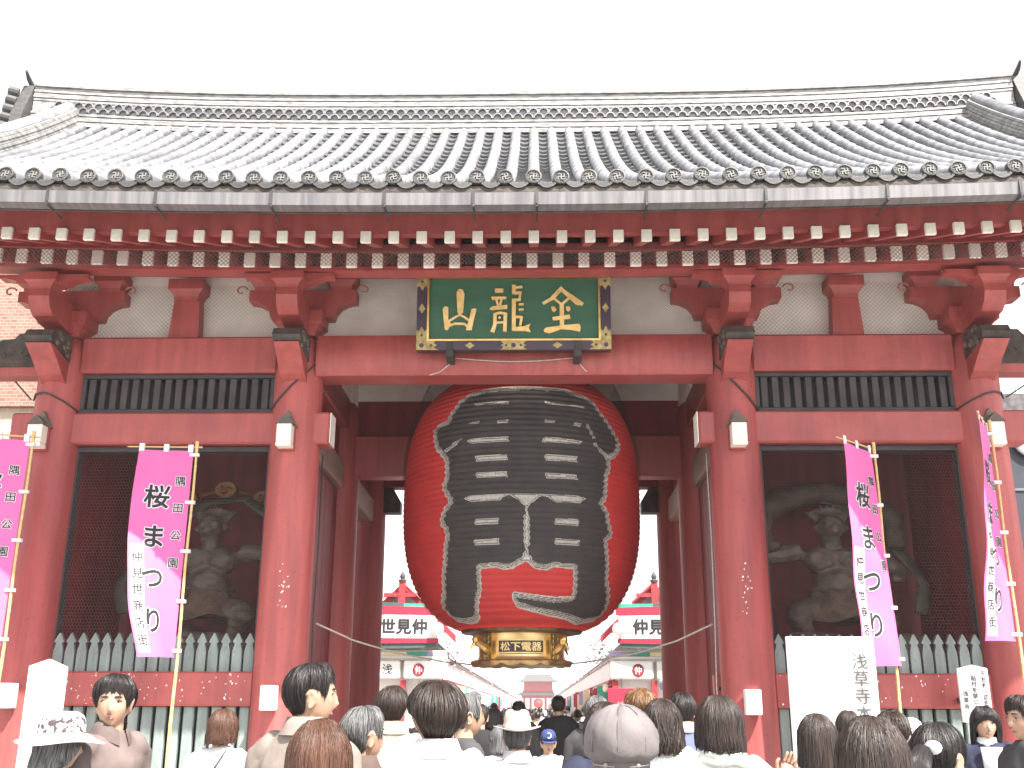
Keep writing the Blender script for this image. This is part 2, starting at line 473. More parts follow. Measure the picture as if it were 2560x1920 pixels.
# the big middle lintel is a swollen round-edged beam
mb = MB()
pr = [(-.20, 5.64), (-.245, 5.72), (-.255, 5.90), (-.245, 6.08), (-.19, 6.18), (.19, 6.18), (.24, 6.08), (.24, 5.72), (.20, 5.64)]
mb.prism(pr, -2.50, 2.50, 'x')
gp(mb, 'main_lintel', RED, 50)
for s in (-1, 1):
    a, b = (-5.55, -3.0) if s < 0 else (3.0, 5.55)
    beam(a, b, -.19, .19, 5.70, 6.18, RED, .03, 'lintel')
    # upper tie beam with its ends passing through the pillars
    a, b = (-6.34, -2.30) if s < 0 else (2.30, 6.34)
    mb = MB().box(a, b, -.16, .16, 4.77, 5.18, .025)
    tb = gp(mb, 'tie_beam', RED)
    a, b = (-5.52, -3.03) if s < 0 else (3.03, 5.52)
    beam(a, b, -.13, .13, 1.64, 2.03, RED, .02, 'rail')
    beam(a, b, -.16, .16, .14, .42, RED, .02, 'ground_sill')
    # lattice window between the beams
    mb = MB().box(a, b, .10, .14, 5.19, 5.69)
    lw = gp(mb, 'lattice_window', BLACKW)
    mf = MB().box(a, b, -.10, .09, 5.185, 5.235, .006).box(a, b, -.10, .09, 5.645, 5.695, .006)
    mf.box(a, a + .06, -.10, .09, 5.24, 5.64, .006).box(b - .06, b, -.10, .09, 5.24, 5.64, .006)
    gp(mf, 'window_frame', SLATE, parent=lw)
    n = 17
    for i in range(n):
        x = a + .13 + (b - a - .26) * i / (n - 1)
        gp(MB().box(x - .042, x + .042, -.075, -.035, 5.24, 5.64, .006), 'slat', SLATE, parent=lw)
    # recess round the opening
    fr = MB().box(a, a + .05, -.03, .12, 2.035, 4.76).box(b - .05, b, -.03, .12, 2.035, 4.76).box(a + .05, b - .05, -.03, .12, 4.70, 4.76)
    gp(fr, 'niche_frame', SLATE)
    # boards of the statue chamber
    c0, c1 = (-5.6, -2.95) if s < 0 else (2.95, 5.6)
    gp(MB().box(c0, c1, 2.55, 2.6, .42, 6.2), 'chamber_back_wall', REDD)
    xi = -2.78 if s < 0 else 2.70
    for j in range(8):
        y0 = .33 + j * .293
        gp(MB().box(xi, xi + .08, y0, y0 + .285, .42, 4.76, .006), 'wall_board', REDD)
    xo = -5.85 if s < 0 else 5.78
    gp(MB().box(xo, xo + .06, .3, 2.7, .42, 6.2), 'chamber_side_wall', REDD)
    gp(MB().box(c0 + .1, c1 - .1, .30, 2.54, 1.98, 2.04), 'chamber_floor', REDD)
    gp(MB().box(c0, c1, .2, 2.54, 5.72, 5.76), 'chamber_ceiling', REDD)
    # fence: pointed pickets above the rail, boards below it
    nP = 17
    for i in range(nP):
        x = a + .10 + (b - a - .20) * i / (nP - 1)
        w = .058
        poly = [(x - w, 2.03), (x + w, 2.03), (x + w, 2.20), (x + w * .95, 2.27), (x + w * .62, 2.345), (x + w * .62, 2.362), (x + w * .92, 2.366), (x + w * .92, 2.385), (x + w * .55, 2.425), (x + .006, 2.475),
                (x - .006, 2.475), (x - w * .55, 2.425), (x - w * .92, 2.385), (x - w * .92, 2.366), (x - w * .62, 2.362), (x - w * .62, 2.345), (x - w * .95, 2.27), (x - w, 2.20)]
        gp(MB().prism(poly, -.035, .025, 'y'), 'picket', GREENW)
    nB = 15
    for i in range(nB):
        x = a + .10 + (b - a - .20) * i / (nB - 1)
        gp(MB().box(x - .060, x + .060, -.05, .04, .42, 1.64, .012), 'fence_board', GREENW)
    gp(MB().box(a, b, .10, .13, .42, 1.64), 'board_backing', SLATE)
# passage: beams from front to back and across
for s in (-1, 1):
    x = s * 2.75
    for y0, y1, nm in ((.28, 2.72, 'passage_beam'), (3.28, 5.72, 'passage_beam')):
        beam(x - .13, x + .13, y0, y1, 4.80, 5.20, mat('plain timber', (.34, .22, .18), (.25, .15, .12), 3, .7, stretch=(1, .3, 1)), .02, nm)
        beam(x - .17, x + .17, y0, y1, 5.72, 6.18, RED, .02, nm)
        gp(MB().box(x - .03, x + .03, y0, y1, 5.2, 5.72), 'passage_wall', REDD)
        gp(MB().box(x - .03, x + .03, y0, y1, 6.18, 7.1), 'passage_wall', PLASTER)
    # beam noses with pale ends beside the rear pillars
    for yy in (6.0,):
        xa = x - s * .28
        mb = MB().prism([(xa, 4.99), (xa - s * .30, 4.99), (xa - s * .30, 5.20), (xa - s * .22, 5.34), (xa - s * .16, 5.44), (xa, 5.46)], 5.86, 6.14, 'y')
        gp(mb, 'beam_nose', DARKW)
    for yy in (0.0,):
        xa = s * 2.295
        gp(MB().box(min(xa, xa - s * .012), max(xa, xa - s * .012), -.15, .15, 4.78, 5.17), 'beam_end', WHITE)
for yy, z0, z1 in ((3.0, 5.0, 5.64), (6.0, 5.45, 5.95)):
    beam(-2.5, 2.5, yy - .16, yy + .16, z0, z1, REDD if yy > 3 else RED, .02, 'cross_beam')
    gp(MB().box(-2.5, 2.5, yy - .04, yy + .04, z1, 6.22), 'cross_panel', REDD)
    gp(MB().box(-2.5, 2.5, yy - .04, yy + .04, 6.22, 7.3), 'cross_panel', PLASTER)
for yy in (3.0, 6.0):
    for s in (-1, 1):
        a, b = (-5.55, -3.0) if s < 0 else (3.0, 5.55)
        beam(a, b, yy - .16, yy + .16, 5.70, 6.18, RED, .02, 'lintel')
        beam(a, b, yy - .14, yy + .14, 4.77, 5.18, RED, .02, 'tie_beam')
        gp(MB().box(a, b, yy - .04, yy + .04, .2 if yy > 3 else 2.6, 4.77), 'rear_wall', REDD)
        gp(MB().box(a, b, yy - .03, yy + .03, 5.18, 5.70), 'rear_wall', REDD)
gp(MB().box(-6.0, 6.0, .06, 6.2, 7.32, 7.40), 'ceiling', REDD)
# side noses carved like clouds on the outer pillars (sideways) and in front of every pillar
def cloud_nose(n=0):
    return [(0, 0), (.10, -.02), (.50, .0), (.86, .06), (.98, .11), (.93, .17), (.80, .17), (.77, .25), (.62, .27), (.58, .36), (.40, .38), (.34, .45), (0, .46)]
for s in (-1, 1):
    for yy in (0.0, 3.0, 6.0):
        x0 = s * 6.06
        mb = MB().prism([(x0 + s * a, 5.80 + b) for a, b in cloud_nose()], yy - .13, yy + .13, 'y')
        for (a, b, r) in ((.22, .17, .07), (.52, .14, .055), (.76, .11, .035)):
            th = np.linspace(0, 4.7, 14)
            mb.tube([(x0 + s * (a + r * (1 - t / 7) * math.cos(t)), yy - .135, 5.80 + b + r * (1 - t / 7) * math.sin(t)) for t in th], .012, 5)
        gp(mb, 'carved_nose', DARKW)
        gp(MB().box(min(x0, x0 + s * 1.2), max(x0, x0 + s * 1.2), yy - .14, yy + .14, 5.68, 5.795, .01), 'beam_end', RED)
for x in PX:
    # front nose: dark carved block with a pale red slanting underside
    side = [(-.27, 5.80), (-.27, 6.13), (-.62, 6.13), (-.80, 6.06), (-.86, 5.965), (-.80, 5.90)]
    mb = MB().prism(side, x - .17, x + .17, 'x')
    gp(mb, 'carved_nose', DARKW)
    mb = MB().prism([(-.26, 5.52), (-.26, 5.81), (-.795, 5.895), (-.83, 5.88), (-.60, 5.74), (-.42, 5.60)], x - .155, x + .155, 'x')
    gp(mb, 'nose_underside', RED)
    mb = MB()
    rng = random.Random(int(x * 10))
    for sx in (-1, 1):
        for k in range(9):
            yy, zz = -.32 - rng.random() * .42, 5.86 + rng.random() * .22
            mb.ball((x + sx * .172, yy, zz), (.02, .045, .035), 7, 4)
            th = np.linspace(0, 4.5, 9)
            mb.tube([(x + sx * .176, yy + .05 * (1 - t / 6) * math.cos(t), zz + .04 * (1 - t / 6) * math.sin(t)) for t in th], .009, 4)
    gp(mb, 'carving_relief', mat('worn pale carving', (.17, .14, .11), (.07, .055, .05), 18, .8))['kind'] = 'stuff'
# ---------------------------------------------------------------- bracket sets
def block(mb, x, y, z, w, d, h):
    """bearing block: square above, curved-in below"""
    rings = []
    for t, k in ((0, .66), (.18, .70), (.36, .80), (.48, .98), (.50, 1.0), (1, 1.0)):
        a, b = w / 2 * k, d / 2 * k
        rings.append([(x - a, y - b, z + h * t), (x + a, y - b, z + h * t), (x + a, y + b, z + h * t), (x - a, y + b, z + h * t)])
    mb.loft(rings)
def arm_profile(L, h):
    """bracket arm seen from the side: flat top, boat-curved ends"""
    pts = [(-L, h), (L, h), (L, h * .62)]
    for t in (0.25, .5, .75, 1.0):
        pts.append((L - (L * .42) * math.sin(t * math.pi / 2), h * .62 * math.cos(t * math.pi / 2)))
    for t in (1.0, .75, .5, .25):
        pts.append((-L + (L * .42) * math.sin(t * math.pi / 2), h * .62 * math.cos(t * math.pi / 2)))
    pts.append((-L, h * .62))
    return pts
WALLY = .10
for x in PX:
    mb = MB(); block(mb, x, 0, 6.18, .62, .62, .31)
    gp(mb, 'bearing_block', RED)
    mb = MB().prism([(x + a, 6.46 + b) for a, b in arm_profile(.70, .38)], -.13, .13, 'y')
    gp(mb, 'bracket_arm', RED)
    for dx in (-.50, .50):
        mb = MB(); block(mb, x + dx, 0, 6.838, .40, .40, .235)
        gp(mb, 'bearing_block', RED)
    # arm reaching forward in two curved steps, with its block under the outer purlin
    prof = [(.25, 6.30), (.25, 6.56), (-.95, 6.56), (-.97, 6.44), (-.92, 6.32), (-.80, 6.24), (-.62, 6.22), (-.52, 6.21), (-.42, 6.19), (-.30, 6.19)]
    mb = MB().prism(prof, x - .13, x + .13, 'x')
    gp(mb, 'bracket_arm', RED)
    mb = MB(); block(mb, x, -.84, 6.54, .40, .34, .20)
    gp(mb, 'bearing_block', RED)
    mb = MB().prism([(x + a, 6.62 + b) for a, b in arm_profile(.55, .12)], -.92, -.76, 'y')
    gp(mb, 'bracket_arm', RED)
    for sx in (-1, 1):
        th = np.linspace(0.3, 5.4, 18)
        mb = MB().tube([(x + sx * (.80 - .085 * (1 - t / 8) * math.cos(t)), -.15, 6.82 + .075 * (1 - t / 8) * math.sin(t)) for t in th], .012, 5)
        gp(mb, 'scroll_carving', mat('pale scroll', (.42, .17, .12), (.33, .12, .1), 9, .6))
for x in (-4.275, 4.275):
    mb = MB().prism([(x - .20, 6.18), (x + .20, 6.18), (x + .165, 6.72), (x - .165, 6.72)], -.10, .09, 'y')
    gp(mb, 'strut', RED)
    mb = MB(); block(mb, x, -.02, 6.70, .46, .36, .28)
    gp(mb, 'bearing_block', RED)
# plaster between the bracket sets, purlins above
gp(MB().box(-5.95, 5.95, WALLY, WALLY + .05, 6.182, 7.2), 'plaster_wall', PLASTER)
for y0, z0, z1 in ((-.16, 7.072, 7.26), (-.96, 6.742, 6.80)):
    mb = MB()
    n = 28
    for i in range(n):
        xa, xb = -8.0 + 16 * i / n, -8.0 + 16 * (i + 1) / n
        za, zb = cz(xa) * .8, cz(xb) * .8
        P = [(xa, y0, z0 + za), (xb, y0, z0 + zb), (xb, y0 + .24, z0 + zb), (xa, y0 + .24, z0 + za), (xa, y0, z1 + za), (xb, y0, z1 + zb), (xb, y0 + .24, z1 + zb), (xa, y0 + .24, z1 + za)]
        mb.add(P, [(0, 3, 2, 1), (4, 5, 6, 7), (0, 1, 5, 4), (2, 3, 7, 6)])
    gp(mb, 'purlin', RED)
# ---------------------------------------------------------------- rafters
RAF = .3075
def sweep(prof, x0=-8.35, x1=8.35, n=40):
    """a strip with section prof (y,z) that follows the upward curve of the eave"""
    mb = MB()
    rings = []
    for i in range(n + 1):
        x = x0 + (x1 - x0) * i / n
        rings.append([(x, y, z + cz(x)) for y, z in prof])
    mb.loft(rings)
    return mb
soff = sweep([(-1.42, 6.775), (-1.42, 6.795), (.6, 7.62), (.6, 7.60)])
gp(soff, 'soffit', RED)
gp(sweep([(-2.24, 6.645), (-2.24, 6.66), (-1.2, 7.06), (-1.2, 7.045)]), 'soffit', RED)
gp(sweep([(-1.37, 6.812), (-1.37, 6.905), (-1.24, 6.955), (-1.24, 6.862)]), 'eave_batten', RED)
gp(sweep([(-2.24, 6.622), (-2.27, 6.86), (-2.10, 6.88), (-2.10, 6.64)]), 'eave_fascia', RED)
gp(sweep([(-2.95, 6.80), (-2.95, 6.83), (-2.1, 7.12), (-2.1, 6.92)]), 'eave_board', DARKW)  # dark colour stands in for the shadow gap behind the gutter
def rafter_mesh(w, h, y0, y1, slope):
    mb = MB()
    P = []
    for yy in (y0, y1):
        zz = (yy - y0) * slope
        P += [(-w / 2, yy, zz - h / 2), (w / 2, yy, zz - h / 2), (w / 2, yy, zz + h / 2), (-w / 2, yy, zz + h / 2)]
    mb.add(P, [(0, 1, 2, 3), (1, 0, 4, 5), (2, 1, 5, 6), (3, 2, 6, 7), (0, 3, 7, 4), (7, 6, 5, 4)])
    return mb.mesh('rafter', RED)
def cap_mesh(w, h):
    return MB().box(-w / 2 - .004, w / 2 + .004, -.012, .035, -h / 2 - .004, h / 2 + .004, .004).mesh('rafter_end', WHITE)
up_m, lo_m = rafter_mesh(.105, .125, -2.30, -1.0, .385), rafter_mesh(.118, .168, -1.30, .3, .41)
upc, loc_ = cap_mesh(.105, .125), cap_mesh(.118, .168)
for i in range(-26, 27):
    x = -.04 + i * RAF
    r = inst('rafter', up_m, gate, (x, 0, 6.558 + cz(x)))
    inst('rafter_end', upc, r, (x, -2.305, 6.558 + cz(x)))
for i in range(-26, 27):
    x = -.064 + i * RAF
    r = inst('rafter', lo_m, gate, (x, 0, 6.722 + cz(x)))
    inst('rafter_end', loc_, r, (x, -1.305, 6.722 + cz(x)))
# ---------------------------------------------------------------- roof
Y0R, Y1R = -2.93, 2.86
def prof(s):
    return Y0R + (Y1R - Y0R) * s, 4.05 * (.72 * s + .28 * s * s)
def roof_n(s):
    a, b = prof(s - .01), prof(s + .01)
    t = Vector((0, b[0] - a[0], b[1] - a[1])).normalized()
    return t, Vector((0, -t.z, t.y))
ZB = 6.86
NXR = 40
mb = MB()
for side in (0, 1):
    rows = []
    for k in range(17):
        y, z = prof(k / 16)
        if side: y = 6.0 - y
        rows.append([(x, y, ZB - .05 + cz(x) + z) for x in np.linspace(-8.45, 8.45, NXR)])
    vs = [p for r in rows for p in r]
    fs = [(k * NXR + i, k * NXR + i + 1, (k + 1) * NXR + i + 1, (k + 1) * NXR + i) for k in range(16) for i in range(NXR - 1)]
    if side: fs = [tuple(reversed(f)) for f in fs]
    mb.add(vs, fs)
roof = gp(mb, 'roof', TILED)
PIT = .2935
# barrel tile line: a half pipe with a small lip at each joint
mb = MB()
rings = []
NS = 17
for k in range(NS):
    for e, rr in ((0.0, .082), (.90, .076), (.93, .084)):
        s = (k + e) / NS
        y, z = prof(s)
        t, n = roof_n(s)
        ring = []
        for j in range(9):
            a = math.pi * (j / 8 * 1.16 - .08)
            ring.append(Vector((math.cos(a) * rr, y, z)) + n * (math.sin(a) * rr + .025))
        rings.append(ring)
y, z = prof(.999)
rings.append([Vector((p.x * .6, y + .03, z)) + Vector((0, 0, (p - Vector((p.x, rings[-1][0].y, rings[-1][0].z))).length * .5)) for p in rings[-1]])
mb.loft(rings, closed=False)
barrel = mb.mesh('barrel_tile', TILE, 38)
# pan tiles: stepped shallow troughs
mb = MB()
NC = 21
rings = []
for k in range(NC):
    for e, dz in ((0.0, .045), (.98, .008)):
        s = (k + e) / NC
        y, z = prof(s)
        t, n = roof_n(s)
        ring = []
        for j in range(7):
            q = j / 6 * 2 - 1
            ring.append(Vector((q * (PIT / 2 - .045), y, z)) + n * (dz - .035 + .045 * q * q))
        rings.append(ring)
mb.loft(rings, closed=False)
pan = mb.mesh('pan_tile_column', TILEP, 25)
# round end with a temple crest
mb = MB()
mb.cur = 0
def disc_pt(r, a, y): return (r * math.cos(a), y, r * math.sin(a))
N = 24
rr = [(.086, .05), (.086, -.02), (.070, -.024), (.066, -.010), (0.0005, -.008)]
mb.loft([[disc_pt(r, 2 * math.pi * k / N, y) for k in range(N)] for r, y in rr], True, True)
mb.f = [tuple(reversed(f)) for f in mb.f]
mb.cur = 1
b, L = .0062, .036
def bar(x0, x1, z0, z1): mb.box(x0, x1, -.021, -.008, z0, z1)
bar(-b, b, -L, L); bar(-L, -b, -b, b); bar(b, L, -b, b)
bar(-L, -b, L - 2 * b, L); bar(b, L, -L, -L + 2 * b)
bar(-L, -L + 2 * b, -L, -b); bar(L - 2 * b, L, b, L)
for k in range(12):
    a = 2 * math.pi * k / 12
    mb.ball((.055 * math.cos(a), -.012, .055 * math.sin(a)), (.006, .006, .006), 6, 4)
disc = mb.mesh('tile_end', [TILED, mat('tile crest worn pale', (.17, .165, .16), (.11, .105, .10), 20, .7)], 35)
# eave tile: crescent lip hanging between two ends
mb = MB()
top, bot = [], []
for j in range(9):
    q = j / 8 * 2 - 1
    top.append((q * (PIT / 2 - .03), -.045 + .05 * q * q))
    bot.append((q * (PIT / 2 - .02), -.105 + .085 * q * q))
for yy in (0, 1):
    pass
mb.prism(top + bot[::-1], -.02, .03, 'y')
mb.prism([(p[0], p[1] - .016) for p in bot] + [(p[0] * .9, p[1] + .012) for p in bot[::-1]], -.035, -.02, 'y')
lip = mb.mesh('eave_tile', TILED, 40)
KN = 28
for i in range(-KN, KN + 1):
    x = -.03 + i * PIT
    o = (x, 0, ZB + cz(x) + random.uniform(-.004, .004))
    inst('barrel_tile', barrel, roof, o)
    d = inst('tile_end', disc, roof, (x + random.uniform(-.006, .006), Y0R - .03, ZB + .065 + cz(x) + random.uniform(-.006, .006)))
    d.rotation_euler = (R(-6), R(random.uniform(-14, 14)), 0)
    if i < KN:
        inst('pan_tile_column', pan, roof, (x + PIT / 2, 0, ZB + cz(x + PIT / 2)))
        inst('eave_tile', lip, roof, (x + PIT / 2, Y0R - .015, ZB + .055 + cz(x + PIT / 2)))
# main ridge: stacked tiles, two rows of half-round openings, stacked tiles, cap
def rz(x): return .28 * abs(x / 8.5) ** 3
def ridge_strip(z0, z1, hw, nm, m, lines=0, x1=8.3):
    mb = MB()
    n = 48
    k = max(1, lines)
    for q in range(k):
        a, b = z0 + (z1 - z0) * q / k, z0 + (z1 - z0) * (q + 1) / k - (.010 if lines else 0)
        w = hw + (.012 if q % 2 else 0)
        rings = []
        for i in range(n + 1):
            x = -x1 + 2 * x1 * i / n
            rings.append([(x, 3 - w, a + rz(x)), (x, 3 + w, a + rz(x)), (x, 3 + w, b + rz(x)), (x, 3 - w, b + rz(x))])
        mb.loft(rings)
    return gp(mb, nm, m, parent=roof)
RZ = 10.82
ridge_strip(RZ, RZ + .06, .30, 'ridge_base', TILEL)
mb = MB()
ridge_strip(RZ + .06, RZ + .26, .27, 'ridge_tile_courses', TILEL, 4)
ridge_strip(RZ + .26, RZ + .48, .243, 'ridge_core', TILEL)
ridge_strip(RZ + .48, RZ + .74, .255, 'ridge_tile_courses', TILEL, 5)
ridge_strip(RZ + .74, RZ + .79, .29, 'ridge_cover', TILEL)
mb = MB()
rings = []
for i in range(49):
    x = -8.3 + 16.6 * i / 48
    rings.append([(x, 3 + .13 * math.cos(a), RZ + .79 + .085 * math.sin(a) + rz(x)) for a in np.linspace(0, math.pi, 7)])
mb.loft(rings, closed=False)
mb.f = [tuple(reversed(f)) for f in mb.f]
gp(mb, 'ridge_cap', TILE, 60, parent=roof)
# half-round tiles in two staggered rows
mb = MB()
ring_o, ring_i = [], []
for yy in (-.03, .10):
    for j in range(9):
        a = math.pi * j / 8
        ring_o.append((.084 * math.cos(a), yy, .098 * math.sin(a)))
        ring_i.append((.066 * math.cos(a), yy, .078 * math.sin(a)))
n = 9
vs = ring_o + ring_i
fs = []
for j in range(8):
    fs.append((j + 1, j, 2 * n + j, 2 * n + j + 1))                 # front rim
    fs.append((j, j + 1, n + j + 1, n + j))                          # outside
    fs.append((2 * n + j + 1, 2 * n + j, 3 * n + j, 3 * n + j + 1))  # inside
mb.add(vs, fs)
half = mb.mesh('ridge_half_tile', TILE, 40)
px = .172
for row in range(2):
    for i in range(-46, 47):
        x = (i + .5 * row) * px
        if abs(x) > 7.95: continue
        inst('ridge_half_tile', half, roof, (x, 2.735, RZ + .275 + .10 * row + rz(x)))
# ridge-end ornaments and descending ridges
for s in (-1, 1):
    xo = s * 8.42
    mb = MB()
    base = RZ + rz(8.3)
    pr = [(2.45, base - .45), (3.55, base - .45), (3.50, base + .10), (3.35, base + .45), (3.22, base + .78), (3.0, base + .86), (2.78, base + .78), (2.65, base + .45), (2.50, base + .10)]
    mb.prism(pr, xo - .10, xo + .10, 'x')
    for k in range(6):
        mb.tube([(xo + s * .11, 2.48 + .04 * k, base - .38 + k * .19), (xo + s * .26, 2.42 + .04 * k, base - .36 + k * .19)], .078, 10)
    mb.tube([(xo, 3.0, base + .78), (xo + s * .02, 2.75, base + .90), (xo - s * .03, 2.55, base + .92)], [.05, .04, .02], 8)
    gp(mb, 'ridge_end_ornament', TILED, 35, parent=roof)
    # descending ridge
    mb = MB()
    for q in range(6):
        a, b = .03 + q * .05, .03 + q * .05 + .042
        w = .17 - .012 * (q % 2)
        rings = []
        for k in range(19):
            sx = .12 + .88 * k / 18
            y, z = prof(sx)
            t, nn = roof_n(min(.98, sx))
            c0 = Vector((s * 7.62, y, ZB + cz(7.62) + z))
            up = .24 * max(0, (.30 - sx) / .3) ** 2
            rings.append([c0 + Vector((-w, 0, 0)) + nn * (a + up), c0 + Vector((w, 0, 0)) + nn * (a + up), c0 + Vector((w, 0, 0)) + nn * (b + up), c0 + Vector((-w, 0, 0)) + nn * (b + up)])
        mb.loft(rings)
    gp(mb, 'descending_ridge', TILEL, parent=roof)
    mb = MB()
    rings = []
    for k in range(19):
        sx = .12 + .88 * k / 18
        y, z = prof(sx)
        t, nn = roof_n(min(.98, sx))
        up = .24 * max(0, (.30 - sx) / .3) ** 2
        c0 = Vector((s * 7.62, y, ZB + cz(7.62) + z)) + nn * (.33 + up)
        rings.append([c0 + Vector((.12 * math.cos(a), 0, 0)) + nn * (.10 * math.sin(a)) for a in np.linspace(0, math.pi, 8)])
    mb.loft(rings, closed=False)
    gp(mb, 'descending_ridge_cap', TILE, 60, parent=roof)
    # gable boards
    mb = MB()
    for sg in (0, 1):
        rings = []
        for k in range(13):
            y, z = prof(k / 12)
            if sg: y = 6 - y
            zz = ZB + cz(8.4) + z - .1
            rings.append([(s * 8.36, y, zz - .38), (s * 8.44, y, zz - .38), (s * 8.44, y, zz), (s * 8.36, y, zz)])
        mb.loft(rings)
    gp(mb, 'gable_board', RED, parent=roof)
    gp(MB().prism([(.0, 7.3), (6.0, 7.3), (6.0, 8.0), (3.0, 10.4), (.0, 8.0)], s * 5.9, s * 5.98, 'x'), 'gable_wall', PLASTER)
gp(sweep([(-2.958, 6.52), (-2.958, 6.815), (-2.94, 6.815), (-2.94, 6.52)]), 'gutter_sun_blocker', DARKW)  # added board: keeps sun from slipping between gutter and eave
# gutter in lengths, with joint straps
xs = np.linspace(-8.5, 8.5, 9)
gj = [-8.5, -6.6, -4.76, -3.63, -2.43, -1.26, -.35, .30, 1.42, 2.63, 3.86, 5.2, 6.8, 8.5]
for a, b in zip(gj[:-1], gj[1:]):
    m2 = sweep([(-3.10, 6.680), (-3.112, 6.673), (-3.095, 6.545), (-2.97, 6.530), (-2.965, 6.665), (-2.975, 6.665), (-2.985, 6.545), (-3.083, 6.557), (-3.098, 6.670)], a + .004, b - .004, 6)
    gp(m2, 'gutter_length', GUT)
    x = b
    z = cz(x)
    m3 = MB().box(x - .014, x + .014, -3.122, -3.113, 6.545 + z, 6.69 + z).box(x - .010, x + .010, -3.115, -2.75, 6.516 + z, 6.528 + z)
    gp(m3, 'gutter_strap', WIRE)
# ---------------------------------------------------------------- bird nets on the gate (thin wires)
def wire_net(x0, x1, z0, z1, yf, pitch, w, nm, hexa=False, m=NETW, mask=None):
    mb = MB()
    def seg(a, b):
        a, b = Vector(a), Vector(b)
        t = (b - a).normalized()
        n = Vector((t.z, 0, -t.x)) * w / 2
        mb.add([a - n, a + n, b + n, b - n], [(0, 1, 2, 3)])
    if not hexa:
        H = z1 - z0
        k = int((x1 - x0 + H) / pitch) + 2
        for i in range(k):
            for sgn in (1, -1):
                xa = x0 - H + i * pitch if sgn > 0 else x0 + i * pitch
                xb = xa + sgn * H
                # clip to [x0,x1]
                ta, tb = 0.0, 1.0
                if xb != xa:
                    t_lo, t_hi = (x0 - xa) / (xb - xa), (x1 - xa) / (xb - xa)
                    ta, tb = max(0, min(t_lo, t_hi)), min(1, max(t_lo, t_hi))
                if tb - ta < .02: continue
                n = max(1, int((tb - ta) * H / .12))
                for q in range(n):
                    u0, u1 = ta + (tb - ta) * q / n, ta + (tb - ta) * (q + 1) / n
                    pts = []
                    for u in (u0, u1):
                        xx, zz = xa + (xb - xa) * u, z0 + H * u
                        pts.append((xx, yf + .004 * sgn + .012 * mnoise.noise(Vector((xx * 2, zz * 2, 0))), zz))
                    seg(*pts)
    else:
        hx, hz = pitch, pitch * 1.0
        nx, nz = int((x1 - x0) / hx), int((z1 - z0) / hz)
        for j in range(nz):
            for i in range(nx):
                xx = x0 + (i + (.5 if j % 2 else 0)) * hx
                zz = z0 + j * hz
                if xx + hx > x1: continue
                a, b = (xx, yf, zz), (xx + hx / 2, yf, zz + hz * .35)
                c, d = (xx + hx, yf, zz), (xx + hx / 2, yf, zz + hz)
                seg(a, b); seg(b, c); seg(b, d)
    o = gp(mb, nm, m)
    o['kind'] = 'stuff'
    return o
wire_net(-8.0, 8.0, 6.62, 6.86, -1.42, .052, .006, 'rafter_net')
for a, b in ((-5.75, -2.85), (2.85, 5.75)):
    wire_net(a, b, 6.19, 6.98, WALLY - .05, .056, .0032, 'panel_net')
wire_net(-2.6, 2.6, 6.19, 7.1, WALLY - .06, .038, .0028, 'panel_net', m=mat('pale net cord', (.34, .31, .29), (.25, .22, .2), 5, .8))
for a, b in ((-5.48, -3.07), (3.07, 5.48)):
    wire_net(a, b, 2.06, 4.70, -.02, .038, .0024, 'wire_mesh_screen', True, m=mat('rusty brown net wire', (.15, .10, .09), (.09, .06, .055), 5, .7))

# flecks of torn votive paper left on the rails and pillars
rng = random.Random(4)
for nm_, a, b, n in (('rail', -5.5, -3.05, 60), ('rail', 3.05, 5.5, 40)):
    mb = MB()
    for k in range(n):
        x, z = rng.uniform(a, b), 1.66 + .35 * rng.random() ** .7
        w, h = rng.uniform(.003, .010), rng.uniform(.003, .014)
        mb.add([(x - w, -.1325, z - h), (x + w, -.1325, z - h * .6), (x + w * .7, -.1325, z + h), (x - w * .8, -.1325, z + h * .7)], [(0, 1, 2, 3)])
    gp(mb, 'paper_flecks', PAPER)['kind'] = 'stuff'
for cx, zc_, n in ((-2.68, 3.0, 16), (2.60, 2.95, 18)):
    mb = MB()
    for k in range(n):
        a = rng.gauss(.15 if cx < 0 else -.1, .12); z = zc_ + rng.gauss(0, .13)
        px_, py_ = (-2.75 if cx < 0 else 2.75) + .3185 * math.sin(a), -.3185 * math.cos(a)
        w, h = rng.uniform(.003, .010), rng.uniform(.003, .016)
        mb.add([(px_ - w, py_, z - h), (px_ + w, py_, z - h * .4), (px_ + w * .8, py_, z + h), (px_ - w, py_, z + h * .5)], [(0, 1, 2, 3)])
    gp(mb, 'paper_flecks', PAPER)['kind'] = 'stuff'
